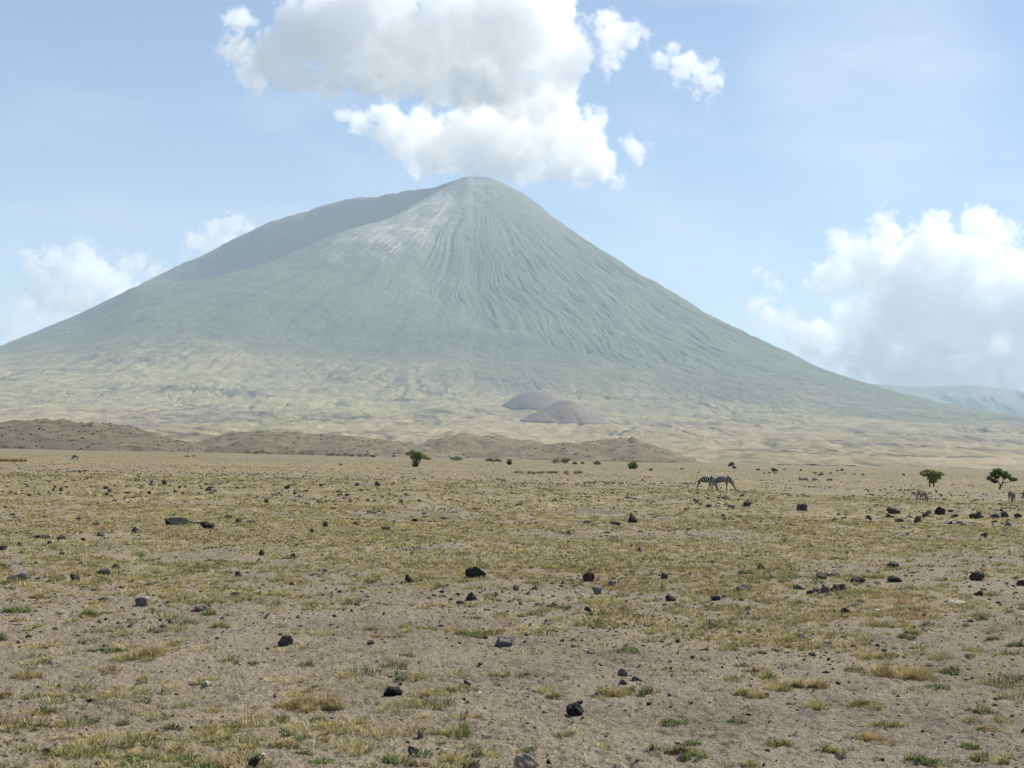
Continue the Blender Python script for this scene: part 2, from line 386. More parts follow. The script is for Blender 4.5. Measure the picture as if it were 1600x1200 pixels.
# ------------------------------------------------------------------ haze
def haze_box():
    me = bpy.data.meshes.new('haze'); bm = bmesh.new(); bmesh.ops.create_cube(bm, size=1)
    lo = Vector((-17500, -1500, HAZE_LO)); hi = Vector((17500, 19000, 2290))
    for v in bm.verts: v.co = Vector((lo[i] if v.co[i] < 0 else hi[i] for i in range(3)))
    bm.to_mesh(me); bm.free()
    m = bpy.data.materials.new('haze'); m.use_nodes = True; t = m.node_tree
    t.nodes.remove(t.nodes['Principled BSDF'])
    v = t.nodes.new('ShaderNodeVolumePrincipled'); v.inputs['Color'].default_value = (0.66, 0.82, 1.0, 1)
    v.inputs['Density'].default_value = HAZE; v.inputs['Anisotropy'].default_value = 0.0
    t.links.new(v.outputs[0], t.nodes['Material Output'].inputs['Volume'])
    o = mesh_obj('haze', me, None, m); o.display_type = 'WIRE'; tag(o, kind='stuff')
HAZE_LO = -62
haze_box()

# ------------------------------------------------------------------ clouds
cm = bpy.data.materials.new('cloud'); cm.use_nodes = True; t = cm.node_tree
t.nodes.remove(t.nodes['Principled BSDF'])
v = t.nodes.new('ShaderNodeVolumePrincipled'); v.inputs['Color'].default_value = (1, 1, 1, 1)
v.inputs['Density'].default_value = 0.0036; v.inputs['Anisotropy'].default_value = 0.3
t.links.new(v.outputs[0], t.nodes['Material Output'].inputs['Volume'])
def cloud(puffs, D, depth, label, vox=17, amp=90, scale=520, soft=85, seed=1, blend=0.5, group=None, extra=0):
    rnd = random.Random(seed); k = D/F
    loc = at_d(sum(p[0] for p in puffs)/len(puffs), sum(p[1] for p in puffs)/len(puffs), D)
    P = []
    for px, py, rp in puffs:
        P.append((at_d(px, py, D) + Vector((0, rnd.uniform(-1, 1)*depth, 0)) - loc, rp*k))
    big = [q for q in P if q[1] > 26*k]
    for _ in range(extra):        # heads bulging out of the big masses, mostly on top and on this side
        p, r = rnd.choice(big); a_ = Vector((rnd.gauss(0, 1), rnd.gauss(-0.9, 0.6), rnd.gauss(0.35, 0.8))).normalized()
        P.append((p+a_*r*0.86, r*rnd.uniform(0.28, 0.42)))
    co = np.array([tuple(p) for p, r in P]); rad = np.array([r for p, r in P])
    lo = (co-rad[:, None]).min(0)-amp*1.5; hi = (co+rad[:, None]).max(0)+amp*1.5
    g = bpy.data.node_groups.new('cloud_shape', 'GeometryNodeTree')
    g.interface.new_socket('Geometry', in_out='INPUT', socket_type='NodeSocketGeometry')
    g.interface.new_socket('Geometry', in_out='OUTPUT', socket_type='NodeSocketGeometry')
    N = lambda k: g.nodes.new(k); L = g.links.new
    gi = N('NodeGroupInput'); go = N('NodeGroupOutput'); pos = N('GeometryNodeInputPosition')
    def mth(op, *ab):
        q = N('ShaderNodeMath'); q.operation = op
        for i, x in enumerate(ab):
            if isinstance(x, (int, float)): q.inputs[i].default_value = x
            else: L(x, q.inputs[i])
        return q.outputs[0]
    # drift the look-up so that no puff stays a ball
    wn = N('ShaderNodeTexNoise'); wn.inputs['Scale'].default_value = 1/(scale*1.7); wn.inputs['Detail'].default_value = 2
    off = N('ShaderNodeVectorMath'); off.operation = 'ADD'; L(pos.outputs[0], off.inputs[0]); off.inputs[1].default_value = (seed*7919.0, seed*313.0, 0)
    L(off.outputs[0], wn.inputs['Vector'])
    ws = N('ShaderNodeVectorMath'); ws.operation = 'SUBTRACT'; L(wn.outputs['Color'], ws.inputs[0]); ws.inputs[1].default_value = (0.5, 0.5, 0.5)
    wk = N('ShaderNodeVectorMath'); wk.operation = 'SCALE'; L(ws.outputs[0], wk.inputs[0]); wk.inputs['Scale'].default_value = amp*4
    wp = N('ShaderNodeVectorMath'); wp.operation = 'ADD'; L(pos.outputs[0], wp.inputs[0]); L(wk.outputs[0], wp.inputs[1])
    d = None
    for p, r in P:
        ds = N('ShaderNodeVectorMath'); ds.operation = 'DISTANCE'; L(wp.outputs[0], ds.inputs[0]); ds.inputs[1].default_value = tuple(p)
        e = mth('SUBTRACT', r*0.93, ds.outputs['Value'])
        d = e if d is None else mth('SMOOTH_MAX', d, e, amp*blend)
    a = amp; sc = scale
    for k_ in range(5):           # heaped rounded lumps on rounded lumps
        n1 = N('ShaderNodeTexNoise'); n1.inputs['Scale'].default_value = 1/sc; n1.inputs['Detail'].default_value = 0 if k_ < 4 else 2
        L(off.outputs[0], n1.inputs['Vector'])
        b = mth('ABSOLUTE', mth('SUBTRACT', n1.outputs['Fac'], 0.5))
        d = mth('ADD', d, mth('MULTIPLY', mth('SUBTRACT', b, 0.085), a*6.0)); a *= 0.77; sc *= 0.47
    mr = N('ShaderNodeMapRange'); mr.interpolation_type = 'SMOOTHSTEP'; L(d, mr.inputs['Value'])
    mr.inputs['From Min'].default_value = 0; mr.inputs['From Max'].default_value = soft
    vc = N('GeometryNodeVolumeCube'); L(mr.outputs[0], vc.inputs['Density'])
    vc.inputs['Min'].default_value = tuple(map(float, lo)); vc.inputs['Max'].default_value = tuple(map(float, hi))
    for i, k_ in enumerate(('Resolution X', 'Resolution Y', 'Resolution Z')): vc.inputs[k_].default_value = max(8, int((hi[i]-lo[i])/vox))
    sm = N('GeometryNodeSetMaterial'); sm.inputs['Material'].default_value = cm
    L(vc.outputs[0], sm.inputs[0]); L(sm.outputs[0], go.inputs[0])
    vol = bpy.data.volumes.new('cloud'); vol.materials.append(cm)
    o = link(bpy.data.objects.new('cloud', vol)); o.location = loc
    md = o.modifiers.new('cloud', 'NODES'); md.node_group = g
    tag(o, label, 'cloud', group)
    return o
CD = 23000
up_ = [(375, 38, 22), (372, 85, 26), (392, 118, 26), (432, 95, 42), (480, 62, 50), (540, 50, 62), (600, 80, 66), (660, 70, 72), (725, 65, 74),
        (795, 60, 74), (850, 60, 60), (868, 25, 36), (893, 92, 34), (872, 125, 30), (455, 5, 16), (520, -5, 50), (600, -20, 60), (700, -25, 60), (790, -20, 60), (850, -10, 40),
        (470, 118, 34), (520, 122, 34), (570, 122, 30), (620, 122, 34), (680, 130, 38), (740, 140, 44), (800, 145, 50), (850, 150, 44)]
lo_ = [(715, 243, 34), (770, 246, 34), (825, 249, 34), (880, 250, 30), (925, 260, 20), (538, 182, 14), (560, 196, 18), (588, 212, 18), (606, 186, 26), (630, 218, 36), (655, 190, 20), (684, 226, 42), (722, 196, 34), (742, 205, 46), (800, 205, 54),
        (862, 205, 50), (905, 225, 40), (930, 195, 18), (940, 252, 26), (960, 272, 14), (640, 252, 18), (665, 258, 18), (690, 258, 24), (720, 262, 22), (750, 262, 24), (780, 264, 24), (812, 266, 23), (845, 267, 22), (878, 268, 22), (908, 270, 20), (935, 276, 14)]
cloud(up_, CD, 300, 'huge grey-bellied cumulus cloud cut by the top of the frame above the volcano', seed=4, extra=14)
cloud(lo_, CD+2600, 200, 'bright ragged cumulus cloud sitting right over the volcano summit, under the huge one', seed=21, extra=12)
cloud([(944, 33, 20), (962, 62, 26), (985, 58, 20), (952, 95, 17), (1005, 52, 9), (940, 55, 14)], CD, 80, 'small upright white puff of cloud just right of the huge cumulus', seed=5, amp=90, scale=300)
cloud([(1035, 92, 14), (1068, 102, 23), (1098, 112, 22), (1112, 128, 16), (1095, 146, 8), (1050, 80, 10)], CD, 80, 'slanting white puff of cloud, farthest right of those beside the huge cumulus', seed=6, amp=90, scale=300)
cloud([(990, 237, 17), (1006, 232, 10), (978, 222, 8)], CD, 60, 'tiny white cloud scrap at the lower right edge of the huge cumulus', seed=7, amp=80, scale=260)
right = [(1375, 345, 16), (1385, 372, 26), (1430, 366, 22), (1480, 350, 24), (1520, 358, 28), (1578, 358, 10), (1560, 385, 28), (1305, 392, 22), (1330, 385, 20), (1310, 425, 32), (1360, 420, 48), (1440, 400, 48), (1510, 410, 55),
         (1575, 430, 45), (1295, 445, 22), (1400, 480, 66), (1500, 490, 75), (1600, 480, 70), (1335, 500, 38), (1285, 515, 26), (1245, 505, 20), (1200, 490, 18), (1215, 505, 14), (1265, 545, 30),
         (1350, 555, 45), (1450, 560, 55), (1550, 560, 55), (1660, 450, 75), (1660, 545, 75), (1400, 585, 40), (1500, 590, 40)]
cloud(right, CD+3000, 400, 'towering white cumulus cloud above the right-hand foot of the volcano', seed=9, vox=20, scale=420, extra=46, soft=130, amp=115)
cloud([(1180, 425, 12), (1198, 438, 12), (1215, 444, 9)], CD, 50, 'small wispy cloud between the volcano slope and the towering cumulus', seed=11, amp=80, scale=260, soft=160)
left = [(48, 408, 14), (78, 400, 18), (125, 392, 20), (108, 420, 32), (60, 428, 20), (150, 428, 28), (205, 425, 20), (222, 420, 16), (180, 455, 30), (130, 465, 32), (100, 490, 22), (80, 460, 26), (240, 430, 16), (150, 490, 22)]
cloud(left, CD+3000, 250, 'low lumpy white cloud bank behind the left slope of the volcano', seed=13, vox=20, extra=14, amp=100, scale=380)
cloud([(1170, 492, 18), (1205, 500, 24), (1240, 525, 28), (1225, 560, 22), (1290, 560, 35), (1330, 590, 34), (1380, 600, 40), (1450, 606, 42), (1520, 606, 42), (1590, 600, 46), (1660, 600, 50), (1330, 545, 30), (1450, 575, 36), (1560, 565, 40)],
      CD+1200, 300, 'pale low cloud bank along the skyline under the towering cumulus', seed=31, vox=24, amp=110, scale=600, soft=420, extra=14)
cloud([(40, 475, 30), (25, 512, 30), (60, 505, 32), (92, 500, 26), (75, 462, 28), (115, 470, 24), (140, 452, 20), (30, 535, 22)],
      CD+1200, 200, 'faint hazy cloud low behind the far left foot of the volcano', seed=33, vox=24, amp=110, scale=600, soft=480, extra=8)
cloud([(335, 356, 18), (362, 354, 18), (388, 358, 14), (300, 378, 14), (320, 380, 20), (355, 385, 26), (290, 395, 8)], CD+3000, 120, 'rounded white cloud top peeping over the left shoulder of the volcano', seed=14, vox=18, amp=80, scale=300)
cloud([(253, 407, 7), (255, 412, 6)], CD+3000, 30, 'smallest round cloud tuft above the left slope', seed=15, vox=20, amp=50, scale=200)
log('clouds')
# ------------------------------------------------------------------ cinder cones, rocky hills, far range
def col_hit(px, py):              # where the volcano's slope is first seen at a pixel
    d = ray(px, py); ys = np.linspace(1400, 10900, 1500); xs = d.x/d.y*ys
    e = (vsurf(xs, ys)-ZC)/ys; k = np.where(e >= d.z/d.y)[0]
    return float(xs[k[0]]), float(ys[k[0]])
def cinder(px0, px1, ytop, ybase, label, seed, e1, e2, gul):
    x0, y0 = col_hit((px0+px1)/2, ybase); rad = (px1-px0)/2*y0/F; H = (ybase-ytop)*y0/F
    y0 += rad*0.9; k = y0/(y0-rad*0.9); rad *= k*1.12; H = H*k*(0.9 if seed == 501 else 1.12)
    x0 *= k
    rr, th = np.meshgrid(np.linspace(0, 1, 60), np.linspace(0, 2*math.pi, 161), indexing='ij')
    x = x0+rr*rad*np.cos(th); y = y0+rr*rad*1.0*np.sin(th)
    sh = np.clip(1-np.sqrt(rr**(2*e1)+e2), 0, 1)/(1-math.sqrt(e2))
    gl = rdg(th*7, rr*2+seed, 2, seed)*sst(0.15, 0.5, rr)*(1-sst(0.75, 1, rr))
    crater = np.exp(-(rr**2)/(2*0.10**2))*0.10
    base = vsurf(x, y); pc = vsurf(np.array([x0, x0+rad, x0-rad, x0, x0]), np.array([y0, y0, y0, y0+rad, y0-rad]))
    pl_ = pc.mean()+(x-x0)/rad*(pc[1]-pc[2])/2+(y-y0)/rad*(pc[3]-pc[4])/2; base = pl_*(1-rr**3)+base*rr**3
    z = base + H*(sh-crater*0.6) + gl*H*gul - sst(0.94, 1.0, rr)*8
    n = fbm(x/60, y/60, 4, seed+3)
    c = lerp(np.array((0.145, 0.12, 0.108)), np.array((0.18, 0.152, 0.12)), np.clip(0.4+n*1.6, 0, 1))
    c = lerp(c, np.array((0.12, 0.10, 0.085)), np.clip(0.3-gl, 0, 0.3)*(gul > 0)*0.5)
    me = grid_mesh('cinder_cone', x, y, z, c); me.materials.append(vm_.m)
    tag(mesh_obj('hill', me), label, 'cinder cone', kind='structure')
cinder(787, 897, 606, 641, 'broad low mauve cinder cone on the apron, partly behind the other', 501, 1.35, 0.03, 0.012)
cinder(815, 952, 627, 661, 'nearer mauve grey cinder cone with a small notched top', 511, 1.0, 0.008, 0.0)

hm = M('stony_slope')
q = hm.n('VectorMath', operation='SCALE'); hm.l(hm.attr(), q.inputs[0])
hm.l(hm.rng(hm.noise(0.9, 6, 0.7), 0.32, 0.68, 0.6, 1.3), q.inputs['Scale']); hm.base(q.outputs[0]); hm.bump(hm.noise(0.5, 5, 0.7), 0.5, 0.8)
def outline(pts, D):
    u = []; h = []
    for px, py in pts:
        p = at_d(px, py, D); u.append(p.x); h.append(p.z)
    return np.array(u), np.array(h)
rub = []                          # rubble positions (x, y, z, size)
def rocky_hill(pts, D, depth, label, seed, stones, cols=320, rows=110):
    u, h = outline(pts, D)
    x = np.linspace(u[0], u[-1], cols); t = np.linspace(-1, 1, rows)
    T, Xh = np.meshgrid(t, x, indexing='ij'); Yh = D + T*depth + fbm(Xh/60, T*0+seed, 2, seed)*12
    H = np.maximum(np.interp(Xh, u, h), 0)
    def hz(X_, Y_, T_, H_):
        s = (1-np.abs(T_)**1.7)
        s = s*(1+0.16*fbm(X_/30, Y_/30, 3, seed+1)) - (1-np.abs(fbm(X_/26, Y_/60, 2, seed+2))*3)*0.07*(1-np.abs(T_))
        return H_*s + (fbm(X_/5, Y_/5, 4, seed+3, 0.6)*1.1 + rdg(X_/14, Y_/14, 3, seed+4)*1.0)*(1.2 if seed == 601 else 0.7 if seed == 611 else 0.35)*np.clip(H_/6, 0, 1)*np.clip(s, 0, 1) - 0.9*(np.abs(T_) > 0.97)
    Zh = hz(Xh, Yh, T, H) - 0.4
    n = fbm(Xh/18, Yh/18, 4, seed+5)
    c = lerp(np.array((0.13, 0.108, 0.075)), np.array((0.18, 0.15, 0.098)), np.clip(0.45+n*1.8, 0, 1))*(0.78 if seed == 601 else 0.92 if seed == 611 else 1.0)
    rk = np.clip(fbm(Xh/9, Yh/9, 4, seed+6, 0.7)*2.6+0.10, 0, 1)
    c = lerp(c, np.array((0.07, 0.062, 0.052)), rk*(0.45 if seed == 621 else 0.8))
    me = grid_mesh('hill', Xh, Yh, Zh, c); me.materials.append(hm.m)
    tag(mesh_obj('hill', me), label, 'hill', kind='structure')
    rs = np.random.RandomState(seed); i = rs.randint(0, rows*6//10, stones); j = rs.randint(0, cols, stones)
    keep = (rk[i, j] > rs.rand(stones)*0.9) & (H[i, j] > 2)
    for a, b in zip(i[keep], j[keep]):
        rub.append((Xh[a, b], Yh[a, b], Zh[a, b], min(1.9, 0.35+rs.exponential(0.42)*(1.3 if seed == 601 else 0.8))))
rocky_hill([(-330, 699), (-160, 684), (-60, 672), (0, 667), (30, 661), (66, 655), (100, 658), (150, 662), (200, 668), (240, 678), (275, 689), (310, 699), (350, 708)], 960, 105, 'dark boulder-strewn hill at the foot of the volcano apron, highest of the near hills', 601, 5200)
rocky_hill([(270, 708), (300, 696), (335, 685), (360, 676), (420, 673), (480, 677), (560, 682), (620, 690), (680, 700), (730, 714)], 1060, 95, 'long low stony hill behind the line of bushes', 611, 3200)
rocky_hill([(620, 708), (660, 692), (690, 681), (730, 678), (790, 682), (840, 690), (890, 701), (940, 716)], 1320, 95, 'smooth tan rounded hill behind the leafy fan-shaped tree', 621, 900)
rocky_hill([(740, 719), (790, 703), (840, 694), (900, 690), (950, 685), (985, 685), (1010, 691), (1035, 700), (1058, 709), (1095, 724)], 1130, 85, 'low grey stony hill tapering to the right below the cinder cones', 631, 2200)

u, h = outline([(1150, 640), (1250, 612), (1345, 599), (1375, 600.5), (1400, 602), (1440, 604.5), (1480, 603), (1500, 601.5), (1520, 601.5), (1545, 606), (1570, 607), (1600, 612), (1680, 608), (1800, 600), (2000, 620)], 16800)
x = np.linspace(u[0], u[-1], 700); y = np.linspace(13900, 17400, 150)
Y, X = np.meshgrid(y, x, indexing='ij'); T = (16800-Y)/2900.0
H = np.interp(X, u, h)
gg = rdg(X/420+fbm(X/700, Y/700, 2, 641)*0.9, Y/1600, 3, 643)
Z = H*np.where(T > 0, 1-sst(0, 1, T*0.97)*1.02, 1-np.abs(T)*3)
Zr = Z - (1-gg)*170*sst(0.0, 0.25, T)*(1-sst(0.5, 1.0, T)) + fbm(X/200, Y/200, 4, 645)*22*sst(-0.01, 0.2, T)
Zr = np.maximum(Zr, -60)
c = lerp(np.array((0.075, 0.09, 0.05)), np.array((0.16, 0.145, 0.095)), np.clip(0.4+fbm(X/600, Y/600, 4, 647)*1.5+(1-sst(100, 500, Zr))*0.5, 0, 1))
me = grid_mesh('hills', X, Y, Zr, c); me.materials.append(vm_.m)
tag(mesh_obj('hills', me), 'far blue escarpment fading in the haze at the right edge', 'hills', kind='structure')
log('hills')

# ------------------------------------------------------------------ rocks
def ico(sub):
    bm = bmesh.new(); bmesh.ops.create_icosphere(bm, subdivisions=sub, radius=1)
    co = np.array([v.co[:] for v in bm.verts]); f = np.array([[v.index for v in q.verts] for q in bm.faces]); bm.free()
    return co, f
ICO = {k: ico(k) for k in (1, 2, 3, 4)}
def rock_shape(seed, sub=3, cuts=9, flat=0.42, rough=1.0, point=0.0):
    rs = np.random.RandomState(seed); co, f = ICO[sub]; p = co.copy()
    for _ in range(cuts):
        n = rs.normal(size=3); n[2] *= 0.8; n /= np.linalg.norm(n); d = rs.uniform(flat, 0.86)
        s = p@n-d; p = p-np.clip(s, 0, None)[:, None]*n*0.93
    if point: k = np.clip(p[:, 2], 0, 1)*point; p[:, 0] *= 1-k; p[:, 1] *= 1-k
    a = co[:, 0]*1.9+co[:, 2]*1.3; b = co[:, 1]*1.9-co[:, 2]*1.1
    p = p*(1+rough*(0.34*fbm(a*0.8+seed, b*0.8, 3, seed)+0.12*fbm(a*3.3, b*3.3, 3, seed+9)+0.05*gn(a*9, b*9, seed+5)))[:, None]
    lo = p.min(0); hi = p.max(0); p = (p-(lo+hi)/2)/((hi-lo)/2)
    return p, f
def rock_mat(name, dark, pale, dust):
    r = M(name); oi = r.n('ObjectInfo')
    v1 = r.noise(3.5, 6, 0.7); v2 = r.noise(22, 4, 0.6)
    c = r.mix(r.rng(v1, 0.38, 0.66), dark, pale)
    g_ = r.n('NewGeometry'); sx = r.n('SeparateXYZ'); r.l(g_.outputs['Normal'], sx.inputs[0])
    mu = r.n('Math', operation='MULTIPLY'); r.l(r.rng(sx.outputs['Z'], 0.45, 0.95), mu.inputs[0]); r.l(r.rng(v1, 0.35, 0.6, 0.25, 0.85), mu.inputs[1])
    c = r.mix(mu.outputs[0], c, dust)
    q = r.n('VectorMath', operation='SCALE'); r.l(c, q.inputs[0]); r.l(r.rng(oi.outputs['Random'], 0, 1, 0.75, 1.3), q.inputs['Scale'])
    q2 = r.n('VectorMath', operation='SCALE'); r.l(q.outputs[0], q2.inputs[0]); r.l(r.rng(v2, 0.35, 0.65, 0.8, 1.2), q2.inputs['Scale'])
    r.base(q2.outputs[0]); r.bump(v2, 0.02, 0.9); return r.m
RM = {'k': rock_mat('black_basalt', (0.030, 0.026, 0.024), (0.075, 0.065, 0.057), (0.135, 0.117, 0.095)),
      'K': rock_mat('dark_basalt', (0.014, 0.013, 0.012), (0.038, 0.034, 0.031), (0.055, 0.049, 0.043)),
      'g': rock_mat('grey_rock', (0.10, 0.092, 0.085), (0.19, 0.175, 0.16), (0.25, 0.23, 0.20)),
      'r': rock_mat('rusty_rock', (0.045, 0.022, 0.016), (0.12, 0.062, 0.045), (0.15, 0.09, 0.07)),
      'm': rock_mat('mauve_rock', (0.09, 0.075, 0.075), (0.16, 0.135, 0.135), (0.21, 0.18, 0.17)),
      'p': rock_mat('pale_stone', (0.42, 0.38, 0.31), (0.60, 0.56, 0.47), (0.6, 0.57, 0.48)),
      'b': rock_mat('sandy_stone', (0.19, 0.15, 0.11), (0.33, 0.27, 0.21), (0.36, 0.31, 0.24))}
rk_seed = [1000]
def rock(px, py, wp, hp, kind, label, group=None, name='rock', sub=3, me=None, point=0.0, tilt=0.0, flat=0.42):
    p = at(px, py); D = p.y; k = D/F; wd = wp*k; ht = max(hp*k, 0.02); rnd = random.Random(px*31+py)
    dp = wd*rnd.uniform(0.65, 0.95)
    if me is None:
        rk_seed[0] += 1; s, f = rock_shape(rk_seed[0], sub, rnd.randint(7, 13), flat, 1.0, point)
        me = raw_mesh('rock', s*0.5, None, None, True, f); me.materials.append(RM[kind])
        try: me.set_sharp_from_angle(angle=R(32))
        except Exception: pass
    o = link(bpy.data.objects.new(name, me)); o.scale = (wd, dp, ht*1.5)
    o.location = (p.x, p.y+dp*0.4, float(gz(p.x+wd*np.array([-.4, 0, .4, 0, 0]), p.y+dp*np.array([.2, -.2, .2, .4, .8]))[:4].mean()) + ht*0.27)
    o.rotation_euler = (0, tilt, rnd.uniform(-0.5, 0.5)+(math.pi if rnd.random() < 0.5 else 0))
    tag(o, label, 'rock', group); return o
